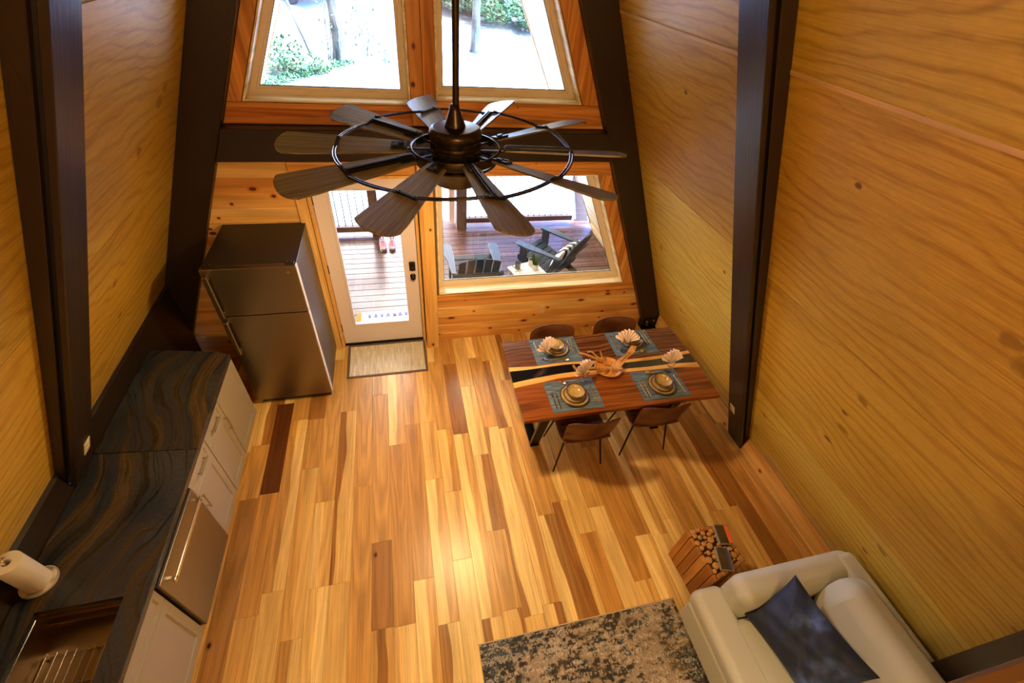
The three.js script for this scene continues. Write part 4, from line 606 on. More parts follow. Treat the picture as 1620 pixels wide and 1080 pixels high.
{ // block of upright logs used as a side table
  const g = thing('log_side_table', 'square side table made of bundled upright logs', 'side table'), H = 0.44, r = rngOf(9);
  const qd = [[2.735, 3.003], [3.052, 3.003], [3.075, 3.30], [2.768, 3.384]], P = (u, v) => { const a = [mix(qd[0][0], qd[1][0], u), mix(qd[0][1], qd[1][1], u)], b = [mix(qd[3][0], qd[2][0], u), mix(qd[3][1], qd[2][1], u)]; return [mix(a[0], b[0], v), mix(a[1], b[1], v)]; };
  part('core', slabXZ([P(0.06, 0.06), P(0.94, 0.06), P(0.94, 0.94), P(0.06, 0.94)], 0.002, H - 0.014), M_.logFill, g);
  const side = (n, f) => { let t = 0; for (let i = 0; i < n; i++) { const w = (1 / n) * (0.8 + 0.4 * r()), a = t, b = i === n - 1 ? 1 : Math.min(1, t + w); t = b; const [p0, p1, q0, q1] = f(a + 0.008, b - 0.008), y1 = H - 0.004 + 0.012 * r(); raw('split_log', wuv(slabXZ([p0, p1, q1, q0], 0.0, y1, 0.006), 'y', 3, 1.2, r(), r()), M_.logs[Math.floor(r() * 4)], g); } };
  side(6, (a, b) => [P(0, a), P(0, b), P(0.085, a), P(0.085, b)]); side(5, (a, b) => [P(0.09 + a * 0.82, 0), P(0.09 + b * 0.82, 0), P(0.09 + a * 0.82, 0.085), P(0.09 + b * 0.82, 0.085)]);
  side(5, (a, b) => [P(1, a), P(1, b), P(0.915, a), P(0.915, b)]); side(5, (a, b) => [P(0.09 + a * 0.82, 1), P(0.09 + b * 0.82, 1), P(0.09 + a * 0.82, 0.915), P(0.09 + b * 0.82, 0.915)]);
  const placed = []; let tries = 0;
  while (placed.length < 46 && tries++ < 6000) { const R = tries < 600 ? 0.016 + 0.012 * r() : 0.007 + 0.009 * r(), [x, z] = P(0.11 + 0.78 * r(), 0.10 + 0.8 * r()); if (placed.some((q) => Math.hypot(q[0] - x, q[1] - z) < q[2] + R + 0.001)) continue; placed.push([x, z, R]); }
  for (const [x, z, R] of placed) { const y = H - 0.004 + 0.010 * r(); raw('log_slice', M([lathe([[0, 0.004], [R * 0.6, 0.003], [R * 0.92, 0], [R, -0.005], [R, -0.03]], 14).translate(x, y, z)].map((q) => { const p = q.attributes.position, u = new Float32Array(p.count * 2); for (let i = 0; i < p.count; i++) { u[2 * i] = 0.5 + (p.getX(i) - x) / R * 0.45; u[2 * i + 1] = 0.5 + (p.getZ(i) - z) / R * 0.45; } q.setAttribute('uv', new THREE.BufferAttribute(u, 2)); return q; })), M_.logEnd, g); }
  part('clear_top', slabXZ([P(0.09, 0.09), P(0.91, 0.09), P(0.91, 0.91), P(0.09, 0.91)], H - 0.022, H - 0.018), M_.logFill, g);
  const box = (label, at, ry, w, d, col, strip) => { const b = thing('clear_display_box', label, 'display box', at, ry); part('dark_insert', bx(w - 0.012, 0.018, d - 0.012, 0, 0.012, 0, 0.002), M_.logFill, b); part('color_strip', bx(strip, 0.003, d - 0.014, w / 2 - 0.008 - strip / 2, 0.0228, 0), std({ color: col, roughness: 0.4 }), b); part('clear_case', [bx(w, 0.002, d, 0, 0.0262, 0, 0.0008)], M_.glass, b); part('case_edge', [bx(0.003, 0.024, d, w / 2, 0.0125, 0), bx(0.003, 0.024, d, -w / 2, 0.0125, 0), bx(w, 0.024, 0.003, 0, 0.0125, d / 2), bx(w, 0.024, 0.003, 0, 0.0125, -d / 2)], phy({ color: rgb(0.8, 0.78, 0.7), roughness: 0.05, transmission: 0.7, thickness: 0 }), b); };
  box('clear box with an orange strip on the log side table', [3.005, H + 0.012, 3.095], -0.22 + 0.0, 0.115, 0.15, rgb(0.75, 0.12, 0.02), 0.03);
  box('clear box with a blue strip on the log side table', [2.903, H + 0.012, 3.262], -0.28, 0.095, 0.165, rgb(0.04, 0.05, 0.32), 0.014);
}
// ---------------------------------------------------------------- ceiling fan
{
  const c = V(XC, 2.894, 1.745);
  const F = thing('ceiling_fan', 'large dark bronze ceiling fan with ten weathered wooden blades', 'fan', [c.x, c.y, c.z]);
  const tilt = new THREE.Quaternion().setFromUnitVectors(V(0, 1, 0), V(-0.032, 1, 0.016).normalize());
  const TQ = (g) => g.applyQuaternion(tilt);
  part('downrod', cyl(0.0165, 0.0165, 3.55, 0, 1.95, 0, 18), M_.bronze, F);
  part('canopy', lathe([[0, 3.80], [0.03, 3.80], [0.075, 3.74], [0.085, 3.66], [0.02, 3.58], [0, 3.58]], 28), M_.bronze, F);
  part('rod_collar', TQ(lathe([[0.0, 0.11], [0.052, 0.11], [0.054, 0.117], [0.046, 0.14], [0.028, 0.19], [0.022, 0.215], [0, 0.215]], 28)), M_.bronze, F);
  const mt = part('motor_housing', TQ(lathe([[0, -0.09], [0.12, -0.09], [0.128, -0.075], [0.128, -0.01], [0.134, 0.0], [0.134, 0.03], [0.125, 0.04], [0.138, 0.055], [0.138, 0.085], [0.128, 0.104], [0.11, 0.110], [0, 0.114]], 44)), M_.bronze, F);
  part('inner_ring', TQ(lathe([[0.228, 0.012], [0.240, 0.012], [0.240, -0.03], [0.235, -0.034], [0.228, -0.03], [0.228, 0.012]], 60)), M_.bronze, F);
  part('light_housing', TQ(lathe([[0, -0.088], [0.215, -0.05], [0.22, -0.06], [0.16, -0.11], [0.13, -0.165], [0.124, -0.172], [0.118, -0.165], [0.116, -0.15], [0, -0.15]], 44)), M_.bronze, F);
  part('light_diffuser', TQ(lathe([[0.115, -0.151], [0.112, -0.158], [0.09, -0.163], [0.045, -0.166], [0, -0.167]], 36)), std({ color: 0x000000, emissive: LAMP, emissiveIntensity: 5, side: THREE.DoubleSide }), F, 'glowing light diffuser under the hub');
  const bladeF = (u, v) => { const a = u * 2 - 1, r = 0.262 + 0.66 * v, hw = 0.046 + 0.052 * Math.pow(v, 0.9), e = sst(0.7, 1, v); return V(a * hw * (1 - 0.06 * e * e * (a > 0 ? 1.6 : 0.6)), 0, r - e * (0.030 * a * a + 0.016 * Math.pow(Math.abs(a), 6) * (a > 0 ? 1.6 : 0.5))); };
  for (let k = 0; k < 10; k++) {
    const th = (9.5 + 36 * k) * Math.PI / 180, pitch = new THREE.Quaternion().setFromAxisAngle(V(0, 0, 1), -0.23), yaw = new THREE.Quaternion().setFromAxisAngle(V(0, 1, 0), Math.PI / 2 - th), q = tilt.clone().multiply(yaw), qb = q.clone().multiply(pitch);
    const long = k % 2 === 0;
    const bl = part('blade', shell(bladeF, 14, 28, 0.009).applyQuaternion(qb), M_.blade, F);
    part('blade_iron', [bx(0.016, 0.012, 0.13, 0, -0.008, 0.19, 0.003), bx(0.062, 0.010, 0.085, 0, 0.010, 0.295, 0.004).applyQuaternion(pitch), bx(0.02, 0.006, 0.03, -0.012, 0.018, 0.285, 0.002).applyQuaternion(pitch), bx(0.02, 0.006, 0.03, 0.012, 0.018, 0.31, 0.002).applyQuaternion(pitch)].map((g) => g.applyQuaternion(q)), M_.blackMetal, F);
    if (long) part('spine', [bx(0.030, 0.016, 0.36, 0, 0.0128, 0.435, 0.003), bx(0.012, 0.006, 0.34, 0, 0.0238, 0.435, 0.002)].map((g) => g.applyQuaternion(qb)), M_.blackMetal, bl);
    part('ring_clip', [bx(0.10, 0.012, 0.018, 0, 0.012, 0.612, 0.003), cyl(0.004, 0.004, 0.006, -0.035, 0.02, 0.612, 8), cyl(0.004, 0.004, 0.006, 0.035, 0.02, 0.612, 8)].map((g) => g.applyQuaternion(qb)), M_.blackMetal, bl);
    const a0 = th + 0.075, a1 = th + 0.628 - 0.075, pts = []; for (let i = 0; i <= 10; i++) { const a = mix(a0, a1, i / 10), s = i / 10, y = mix(0.018, 0.006, s); pts.push(V(Math.cos(a) * 0.612, y, Math.sin(a) * 0.612)); }
    const tg = (dr) => tube(pts.map((p) => V(p.x * (1 + dr), p.y, p.z * (1 + dr))), 0.0055, 20, 8);
    part('outer_ring', [tg(0.011), tg(-0.011)].map((g) => g.applyQuaternion(tilt)), M_.bronze, F);
  }
  const L = new THREE.SpotLight(LAMP, FAN_POWER, 0, 1.57, 0.5, 2); L.position.set(c.x, c.y - 0.185, c.z); L.target.position.set(c.x, 0, c.z); L.castShadow = true; L.shadow.radius = 5; scene.add(L, L.target);
}
// ---------------------------------------------------------------- porch
const DY = -0.03;
{
  const dk = struct('deck', [b2(-2.1, 4.2, -0.24, -0.062, -2.88, -0.17)], M_.railBrown, 'reddish brown porch deck of boards running across');
  let i = 0; for (let z = -0.175; z > -2.86; z -= 0.1365, i++) raw('deck_board', chamfered(-2.1, 4.2, -0.06, DY, z - 0.1305, z, 0.003, 'x', 1 / 0.56, 0.4, (i % 4) / 4 + 0.01 - z / 0.56, i * 0.37), M_.deckMats[i % 3], dk);
  raw('deck_board', chamfered(-2.1, 4.2, -0.06, DY, -2.985, -2.895, 0.003, 'x', 1.7, 0.4, 0.1, 0.2), M_.deckMats[1], dk);
}
for (const [s, nm] of [[-1, 'left'], [1, 'right']]) {
  const zE = (y) => s > 0 ? -3.2 - 0.32 * (y - 2.04) : -4.07 - 0.36 * (y - 1.74);
  const w = struct('wall_porch_' + nm, slabYZ([[-0.165, 0], [zE(0), 0], [zE(1), 1]], 0, 0.001), M_.sheath, 'pale pine lining of the porch roof slope on the ' + nm);
  const strip = (ya, yb, off, th, cut) => { // sheet following the slope, raked front end
    const p = []; for (const [y, o] of [[ya, off], [ya, off + th], [yb, off], [yb, off + th]]) for (const z of [-0.166, zE(y) + cut]) p.push(sideX(s, HP(y) + o), y, z);
    const I = [0, 1, 4, 1, 5, 4, 2, 6, 3, 3, 6, 7, 0, 2, 1, 1, 2, 3, 4, 5, 6, 5, 7, 6, 1, 3, 5, 3, 7, 5, 0, 4, 2, 2, 4, 6]; let g = new THREE.BufferGeometry(); g.setAttribute('position', new THREE.Float32BufferAttribute(p, 3)); g.setIndex(s > 0 ? I : I.map((_, i) => I[i - i % 3 + 2 - i % 3])); g = g.toNonIndexed(); g.computeVertexNormals(); return wuv(g, 'z', 1.78, 0.4, R1(), R1());
  };
  w.geometry = M([strip(-0.25, 6.68, 0.016, 0.22, 0.02)]); w.material = M_.roofOut;
  for (let y = DY + 0.001; y < 3.9; y += 0.15) raw('board', strip(y, y + 0.1475, 0, 0.014, 0), palePine[Math.floor(R1() * 2)], w);
  part('upper_lining', strip(3.93, 6.66, 0, 0.014, 0), palePine[0], w);
  part('edge_trim', [strip(-0.2, 6.68, -0.012, 0.06, 0).scale(1, 1, 1)].map((g) => { const p = g.attributes.position; for (let i = 0; i < p.count; i++) { const y = p.getY(i), z = p.getZ(i); p.setZ(i, z > -0.5 ? zE(y) - 0.001 : zE(y) - 0.03); } return g; }), cedarMats[0], w, 'reddish edge trim');
  if (s > 0) part('foot_board', strip(DY + 0.002, 0.12, -0.022, 0.02, 0.06), palePine[0], w);
}
{
  const g = thing('deck_railing', 'brown railing left of the porch steps with thin dark balusters', 'railing'); g.userData.kind = 'thing';
  const rail = (g, x0, x1, z, y0) => { part('bottom_rail', wuv(b2(x0, x1, y0, y0 + 0.085, z - 0.045, z + 0.045, 0.004), 'x', 1, 1), M_.railBrown, g); part('top_rail', b2(x0, x1, 0.93, 0.97, z - 0.06, z + 0.06, 0.004), M_.railBrown, g); for (let x = x0 + 0.06; x < x1 - 0.02; x += 0.105) part('baluster', rod([x, y0 + 0.085, z], [x, 0.93, z], 0.0075, 0.0075, 6), M_.blackMetal, g); };
  rail(g, -2.05, 0.295, -2.68, 0.045); part('post', b2(0.297, 0.435, DY, 1.02, -2.74, -2.60, 0.005), M_.railBrown, g);
  const h = thing('deck_railing', 'brown railing right of the porch steps with thin dark balusters', 'railing');
  rail(h, 1.862, 3.80, -2.83, 0.06); part('post', b2(1.69, 1.86, DY, 1.04, -2.89, -2.74, 0.005), M_.postGrey, h, 'weathered grey-brown post');
  const a = thing('leaning_post', 'leaning brown post at the right end of the porch railing', 'post'); part('timber', prism([[4.0, DY - 0.17], [4.225, DY - 0.17], [3.937, 0.9], [3.62, 2.2], [3.42, 2.2], [3.727, 0.9]], -3.06, -2.92, 0.005), M_.railBrown, a);
  const st = thing('stair_rail', 'new orange-brown wood post and handrail of the porch steps', 'railing'); part('post', b2(1.66, 1.76, -0.36, 0.62, -3.66, -3.56, 0.004), M_.postFresh, st); part('post', b2(1.71, 1.80, -0.36, 0.95, -3.16, -3.07, 0.004), M_.postFresh, st); part('handrail', bar([1.71, 0.62, -3.7], [1.755, 0.97, -3.02], 0.09, 0.04, 0.004), M_.postFresh, st);
  const sp = thing('porch_steps', 'wooden steps leading down from the deck', 'steps'); for (const [y, z] of [[-0.14, -3.13], [-0.25, -3.38]]) part('tread', b2(0.46, 1.64, y - 0.035, y, z - 0.13, z + 0.13, 0.004), M_.deckMats[1], sp); for (const x of [0.5, 1.6]) part('stringer', slabYZ([[-2.995, -0.38], [-2.995, -0.07], [-3.5, -0.29], [-3.5, -0.38]], x - 0.02, x + 0.02), M_.railBrown, sp);
}
function adirondack(label, pos, ry) {
  const g = thing('adirondack_chair', label, 'chair', pos, ry), m = M_.poly;
  for (const s of [-1, 1]) {
    part('arm', slabXZ([[s * 0.262, -0.40], [s * 0.30, -0.425], [s * 0.36, -0.42], [s * 0.385, -0.38], [s * 0.385, -0.16], [s * 0.35, 0.02], [s * 0.335, 0.30], [s * 0.275, 0.32], [s * 0.262, 0.02], [s * 0.255, -0.16]].map((p) => p).sort(() => 0), 0.555, 0.58, 0.005), m, g);
    part('front_leg', b2(Math.min(s * 0.275, s * 0.305), Math.max(s * 0.275, s * 0.305), 0, 0.555, -0.375, -0.255, 0.004), m, g);
    part('stringer', slabYZ([[-0.40, 0.26], [-0.40, 0.36], [-0.34, 0.375], [0.18, 0.21], [0.60, 0.055], [0.60, 0.0], [0.50, 0.0], [0.10, 0.13]], Math.min(s * 0.243, s * 0.272), Math.max(s * 0.243, s * 0.272), 0.004), m, g);
    part('back_leg', bar([s * 0.31, 0.18, 0.10], [s * 0.31, 0.555, 0.27], 0.028, 0.08, 0.004), m, g);
  }
  for (let i = 0; i < 6; i++) { const z = -0.365 + i * 0.092, y = 0.385 - (z + 0.365) * 0.315; part('seat_slat', bx(0.545, 0.02, 0.082, 0, 0, 0, 0.005, 1).rotateX(0.305).translate(0, y, z), m, g); }
  for (let i = 0; i < 5; i++) { const a = i - 2, x = a * 0.108, L = 0.74 - 0.022 * a * a; part('back_slat', prism([[-0.047, 0], [0.047, 0], [0.047, 0.745 - 1.1 * (x + 0.047) ** 2], [0.02, 0.745 - 1.1 * (x + 0.02) ** 2], [-0.02, 0.745 - 1.1 * (x - 0.02) ** 2], [-0.047, 0.745 - 1.1 * (x - 0.047) ** 2]], -0.011, 0.011, 0.004).translate(x, 0, 0).rotateX(0.43).translate(0, 0.21, 0.175), m, g); }
  for (const [t, w] of [[0.12, 0.56], [0.42, 0.66]]) part('back_rail', bx(w, 0.075, 0.022, 0, 0, 0, 0.004, 1).translate(0, t, 0.024).rotateX(0.43).translate(0, 0.21, 0.175), m, g);
  part('front_apron', bx(0.55, 0.085, 0.022, 0, 0.31, -0.412, 0.004, 1), m, g);
  return g;
}
const ad = adirondack('dark blue-grey slatted deck chair seen from behind, just outside the window', [1.675, DY, -0.86], 0);
const AR = Math.atan2(0.65, 0.76);
dup(ad, 'adirondack_chair', 'dark blue-grey slatted deck chair with a striped cushion, by the porch wall', [2.89, DY, -1.17], AR);
{
  const q = solo('outdoor_cushion', puff(0.47, 0.40, 0.15, 20, 0.08, 3, 8).rotateX(Math.PI / 2 + 0.48), M_.stripe, 'black and white striped cushion on the deck chair by the porch wall', 'cushion');
  const c = Math.cos(AR), s = Math.sin(AR), lx = 0.0, lz = 0.20; q.position.set(2.89 + lx * c + lz * s, DY + 0.49, -1.17 - lx * s + lz * c); q.rotation.y = AR;
}
{
  const g = thing('side_table', 'small white slatted side table between the two deck chairs', 'side table', [2.40, DY, -0.73], 0.28);
  for (let i = 0; i < 5; i++) part('top_slat', bx(0.44, 0.022, 0.074, 0, 0.43, -0.156 + i * 0.078, 0.008, 2), M_.white, g);
  for (const [x, z] of [[-0.18, -0.15], [0.18, -0.15], [-0.18, 0.15], [0.18, 0.15]]) part('leg', bx(0.04, 0.42, 0.04, x, 0.21, z, 0.004), M_.white, g);
  part('apron', [bx(0.36, 0.05, 0.02, 0, 0.393, -0.16), bx(0.36, 0.05, 0.02, 0, 0.393, 0.16)], M_.white, g);
  const ty = DY + 0.4415;
  const mug = thing('mug', 'olive green mug of coffee on the white side table', 'mug', [2.275, ty, -0.80]); part('cup', lathe([[0, 0], [0.032, 0], [0.036, 0.004], [0.042, 0.092], [0.039, 0.092], [0.034, 0.008], [0, 0.008]], 24), M_.glaze, mug); part('handle', new THREE.TorusGeometry(0.026, 0.006, 8, 16).translate(-0.05, 0.048, 0), M_.glaze, mug); part('coffee', cyl(0.038, 0.038, 0.002, 0, 0.078, 0, 20), M_.coffee, mug);
  const cup = thing('cup', 'pale cream cup behind the little grass plant', 'cup', [2.478, ty, -0.855]); part('body', lathe([[0, 0], [0.033, 0], [0.036, 0.004], [0.042, 0.10], [0.039, 0.10], [0.034, 0.008], [0, 0.008]], 24), M_.glazePale, cup); part('contents', cyl(0.037, 0.037, 0.002, 0, 0.083, 0, 20), M_.soil, cup);
  const pot = thing('potted_grass', 'small green grass plant in a white pot on the side table', 'potted plant', [2.51, ty, -0.755]); part('pot', lathe([[0, 0], [0.034, 0], [0.038, 0.004], [0.046, 0.085], [0.042, 0.085], [0.036, 0.008], [0, 0.008]], 24), M_.white, pot); part('soil', cyl(0.041, 0.041, 0.003, 0, 0.074, 0, 20), M_.soil, pot);
  const r = rngOf(31), L = []; for (let i = 0; i < 70; i++) { const a = r() * 6.28, R = 0.033 * Math.sqrt(r()), h = 0.10 + 0.08 * r(), o = 0.012 + 0.045 * r(); const x = Math.cos(a) * R, z = Math.sin(a) * R, w = 0.003; const p = [x - w, 0.075, z, x + w, 0.075, z, x + Math.cos(a) * o * 0.4 + w * 0.7, 0.075 + h * 0.6, z + Math.sin(a) * o * 0.4, x - w, 0.075, z, x + Math.cos(a) * o * 0.4 + w * 0.7, 0.075 + h * 0.6, z + Math.sin(a) * o * 0.4, x + Math.cos(a) * o, 0.075 + h, z + Math.sin(a) * o]; const g2 = new THREE.BufferGeometry(); g2.setAttribute('position', new THREE.Float32BufferAttribute(p, 3)); g2.computeVertexNormals(); L.push(g2); }
  const fo = part('blades', L, M_.leafB, pot); fo.userData.kind = 'stuff';
}
{ // running shoes
  const mk = (label, x, z, ry) => {
    const g = thing('running_shoe', label, 'shoe', [x, DY, z], ry); g.scale.setScalar(1.2);
    const outl = (k) => [[-0.030, -0.11], [-0.034, -0.05], [-0.032, 0.0], [-0.042, 0.06], [-0.040, 0.10], [-0.022, 0.135], [0.004, 0.142], [0.030, 0.125], [0.043, 0.085], [0.042, 0.04], [0.034, -0.02], [0.034, -0.07], [0.028, -0.12], [0, -0.138], [-0.022, -0.13]].map((p) => [p[0] * k, p[1] * k]);
    part('sole', slabXZ(outl(1.03), 0, 0.028, 0.006), M_.sole, g); part('toe_bumper', slabXZ([[-0.036, 0.105], [-0.022, 0.14], [0.004, 0.148], [0.030, 0.132], [0.040, 0.10]], 0.002, 0.036, 0.004), M_.soleGrey, g);
    const up = part('upper', shell((u, v) => { const t = v, z = -0.125 + 0.255 * t, w = 0.036 + 0.006 * Math.sin(t * 3.4 - 0.4) - 0.014 * Math.pow(t, 8) * 1.6, h = t < 0.35 ? 0.085 : mix(0.085, 0.032, sst(0.35, 0.95, t)), a = (u - 0.5) * Math.PI * (t < 0.35 ? 0.86 : 1); return V(Math.sin(a) * w + (t < 0.35 ? 0 : 0), 0.026 + Math.max(0, Math.cos(a)) * (h - 0.026), z); }, 18, 18, 0.005), M_.pink, g);
    part('opening', lathe([[0, 0], [0.8, 0], [1, 0.25], [0.7, 0.3]], 20).scale(0.028, 0.02, 0.045).translate(0, 0.084, -0.075), M_.lining, g); part('tongue', bx(0.04, 0.012, 0.06, 0, 0, 0, 0.005).rotateX(-0.35).translate(0, 0.084, -0.02), M_.lace, up);
    for (let i = 0; i < 4; i++) part('lace', bx(0.046, 0.004, 0.006, 0, 0.081 - i * 0.0085, 0.01 + i * 0.018, 0.002), M_.pinkPale, up);
    part('toe_cap', lathe([[0, 0.02], [0.02, 0.016], [0.034, 0.0]], 18).scale(1, 1, 1).translate(0.0, 0.03, 0.095), M_.pinkPale, g);
  };
  mk('left pink running shoe standing on the deck outside the door', 0.455, -2.27, 0.08); mk('right pink running shoe standing on the deck outside the door', 0.60, -2.27, -0.05);
}
{ // printed mat outside the door
  const g = thing('doorstep_mat', 'white doorstep mat printed with blue shapes and an orange end', 'mat', [0.55, DY + 0.0005, -0.395]);
  const cv = document.createElement('canvas'); cv.width = 1024; cv.height = 512; const c = cv.getContext('2d'); c.fillStyle = '#f0efe9'; c.fillRect(0, 0, 1024, 512); c.fillStyle = '#e0a040'; c.fillRect(0, 0, 74, 512);
  for (let row = 0; row < 3; row++) for (let i = 0; i < 10; i++) { const x = 190 + i * 88, y = 95 + row * 165; c.fillStyle = c.strokeStyle = '#4a62a4'; if ((i + row) % 2 === 0) { c.lineWidth = 15; c.beginPath(); c.moveTo(x - 34, y - 34); c.quadraticCurveTo(x - 8, y - 22, x, y + 6); c.quadraticCurveTo(x + 8, y - 22, x + 34, y - 34); c.stroke(); c.beginPath(); c.moveTo(x - 9, y); c.lineTo(x + 9, y); c.lineTo(x + 22, y + 46); c.lineTo(x - 22, y + 46); c.fill(); } else { c.beginPath(); c.moveTo(x, y - 44); c.quadraticCurveTo(x + 34, y, x + 28, y + 46); c.lineTo(x - 28, y + 46); c.quadraticCurveTo(x - 34, y, x, y - 44); c.fill(); c.strokeStyle = '#dfe4ee'; c.lineWidth = 5; for (const k of [-8, 10, 28]) { c.beginPath(); c.moveTo(x - 24, y + k); c.lineTo(x + 24, y + k); c.stroke(); } } if (i === 4 && row === 0) { c.fillStyle = '#8a3b2c'; c.beginPath(); c.moveTo(x - 34, y + 40); c.lineTo(x + 24, y - 4); c.lineTo(x + 40, y + 46); c.fill(); } }
  const t = new THREE.CanvasTexture(cv); t.colorSpace = THREE.SRGBColorSpace;
  const geo = bx(0.90, 0.008, 0.44, 0, 0.004, 0, 0.003, 1); const p = geo.attributes.position, u = geo.attributes.uv; for (let i = 0; i < p.count; i++) u.setXY(i, p.getX(i) / 0.90 + 0.5, 0.5 - p.getZ(i) / 0.44);
  part('pile', geo, std({ map: t, roughness: 0.95 }), g);
}
{ const g = thing('porch_outlet', 'small dark weatherproof cover on the porch wall', 'outlet', [sideX(1, HP(0.62)) - 0.004, 0.62, -1.75]); g.rotation.z = 0.42; part('cover', bx(0.03, 0.12, 0.075, -0.014, 0, 0, 0.006), M_.black, g); part('hinge', cyl(0.004, 0.004, 0.07, 0, 0, 0, 8).rotateX(Math.PI / 2).translate(-0.026, 0.058, 0), M_.soleGrey, g); }

// ---------------------------------------------------------------- outdoors
const gy = (x, z) => { const d = Math.max(0, -z - 4), n = 0.05 * Math.sin(x * 0.9 + z * 0.5) + 0.04 * Math.sin(x * 0.37 - z * 1.1); return -0.38 + 0.13 * d + n * sst(0, 4, d); };
{
  const nx = 150, nz = 130, pos = [], col = [], uv = [], idx = [];
  for (let j = 0; j <= nz; j++) for (let i = 0; i <= nx; i++) {
    const a = i / nx * 2 - 1, x = 40 * a * (0.25 + 0.75 * a * a), t = j / nz, z = 14 - 64 * (t < 0.2 ? t * 1.0 : 0.2 + (t - 0.2)); pos.push(x, gy(x, z), z); uv.push(x / 3, z / 3);
    const n = fbm((x + 40) / 80, (z + 60) / 80, 60, 60, 4, 181), e = n - 0.5;
    const forest = Math.max(sst(-0.6, 0.6, -z - 15.7 + (x - 3) * 0.25 + e * 4 - (x < 1.6 ? 8 : 0)), sst(-6, -8, x + e * 3) * sst(5, 7, -z)), bed = sst(0.7, 0.2, Math.hypot((x + 1.5) / 2.4, (z + 10.9) / 2.0) + e * 1.2 - 0.45);
    let c = [0.40, 0.392, 0.375]; c = mix3(c, [0.17, 0.12, 0.075], bed * 0.9); c = mix3(c, [0.08, 0.11, 0.035], bed * sst(0.5, 0.62, n) * 0.8); c = mix3(c, [0.08, 0.06, 0.035], forest); const k = 0.9 + 0.3 * e; col.push(c[0] * k, c[1] * k, c[2] * k);
  }
  for (let j = 0; j < nz; j++) for (let i = 0; i < nx; i++) { const a = j * (nx + 1) + i, b = a + 1, c = a + nx + 1, d = c + 1; idx.push(a, b, c, b, d, c); }
  const g = new THREE.BufferGeometry(); g.setAttribute('position', new THREE.Float32BufferAttribute(pos, 3)); g.setAttribute('color', new THREE.Float32BufferAttribute(col, 3)); g.setAttribute('uv', new THREE.Float32BufferAttribute(uv, 2)); g.setIndex(idx); g.computeVertexNormals();
  const m = new THREE.Mesh(g, std({ vertexColors: true, roughness: 1, map: tex(512, 512, (u, v) => { const k = 0.72 + 0.28 * vn(u * 160, v * 160, 160, 160, 191) + 0.1 * (fbm(u, v, 20, 20, 3, 193) - 0.5); return [k, k, k]; }, false) })); m.name = 'ground'; m.receiveShadow = true; m.castShadow = true; scene.add(m); tag(m, 'pale gravel drive rising from the porch to the woods', null, null, 'structure');
}
function leaves(n, f, size, seed) { // n folded leaves at f(r) -> [x,y,z]
  const r = rngOf(seed), pos = [];
  for (let i = 0; i < n; i++) {
    const [x, y, z] = f(r), s = size * (0.6 + 0.8 * r()), a = r() * 6.283, el = (r() - 0.35) * 1.6, d = V(Math.cos(a) * Math.cos(el), Math.sin(el), Math.sin(a) * Math.cos(el)), sd = V(-Math.sin(a), 0.5 * (r() - 0.5), Math.cos(a)).normalize(), up = d.clone().cross(sd).multiplyScalar(0.18);
    const P = (l, w, h) => [x + d.x * l * s + sd.x * w * s + up.x * h * s, y + d.y * l * s + sd.y * w * s + up.y * h * s, z + d.z * l * s + sd.z * w * s + up.z * h * s];
    const A = P(0, 0, 0), B = P(0.45, 0.3, 1), C = P(1, 0, 0), D = P(0.45, -0.3, 1); pos.push(...A, ...B, ...C, ...A, ...C, ...D);
  }
  const g = new THREE.BufferGeometry(); g.setAttribute('position', new THREE.Float32BufferAttribute(pos, 3)); g.computeVertexNormals(); g.setAttribute('uv', new THREE.BufferAttribute(new Float32Array(pos.length / 3 * 2), 2)); return g;
}
const ball = (cx, cy, cz, rx, ry, rz) => (r) => { let x, y, z, q; do { x = r() * 2 - 1; y = r() * 2 - 1; z = r() * 2 - 1; q = x * x + y * y + z * z; } while (q > 1 || q < 0.12); return [cx + x * rx, cy + y * ry, cz + z * rz]; };
function bush(label, x, z, w, h, n, size, mat, seed, lift = 0) {
  const y = gy(x, z), g = thing('bush', label, 'bush', [x, y, z]), r = rngOf(seed);
  const fo = part('foliage', leaves(n, ball(0, h * 0.5 + lift, 0, w / 2, h * 0.55, w / 2), size, seed), mat, g); fo.userData.kind = 'stuff';
  for (let i = 0; i < 5; i++) part('stem', tube([[(r() - 0.5) * 0.15, -0.03, (r() - 0.5) * 0.15], [(r() - 0.5) * w * 0.4, h * 0.4, (r() - 0.5) * w * 0.4], [(r() - 0.5) * w * 0.8, h * 0.85 + lift, (r() - 0.5) * w * 0.8]], 0.012, 8, 5), M_.bark, g);
}
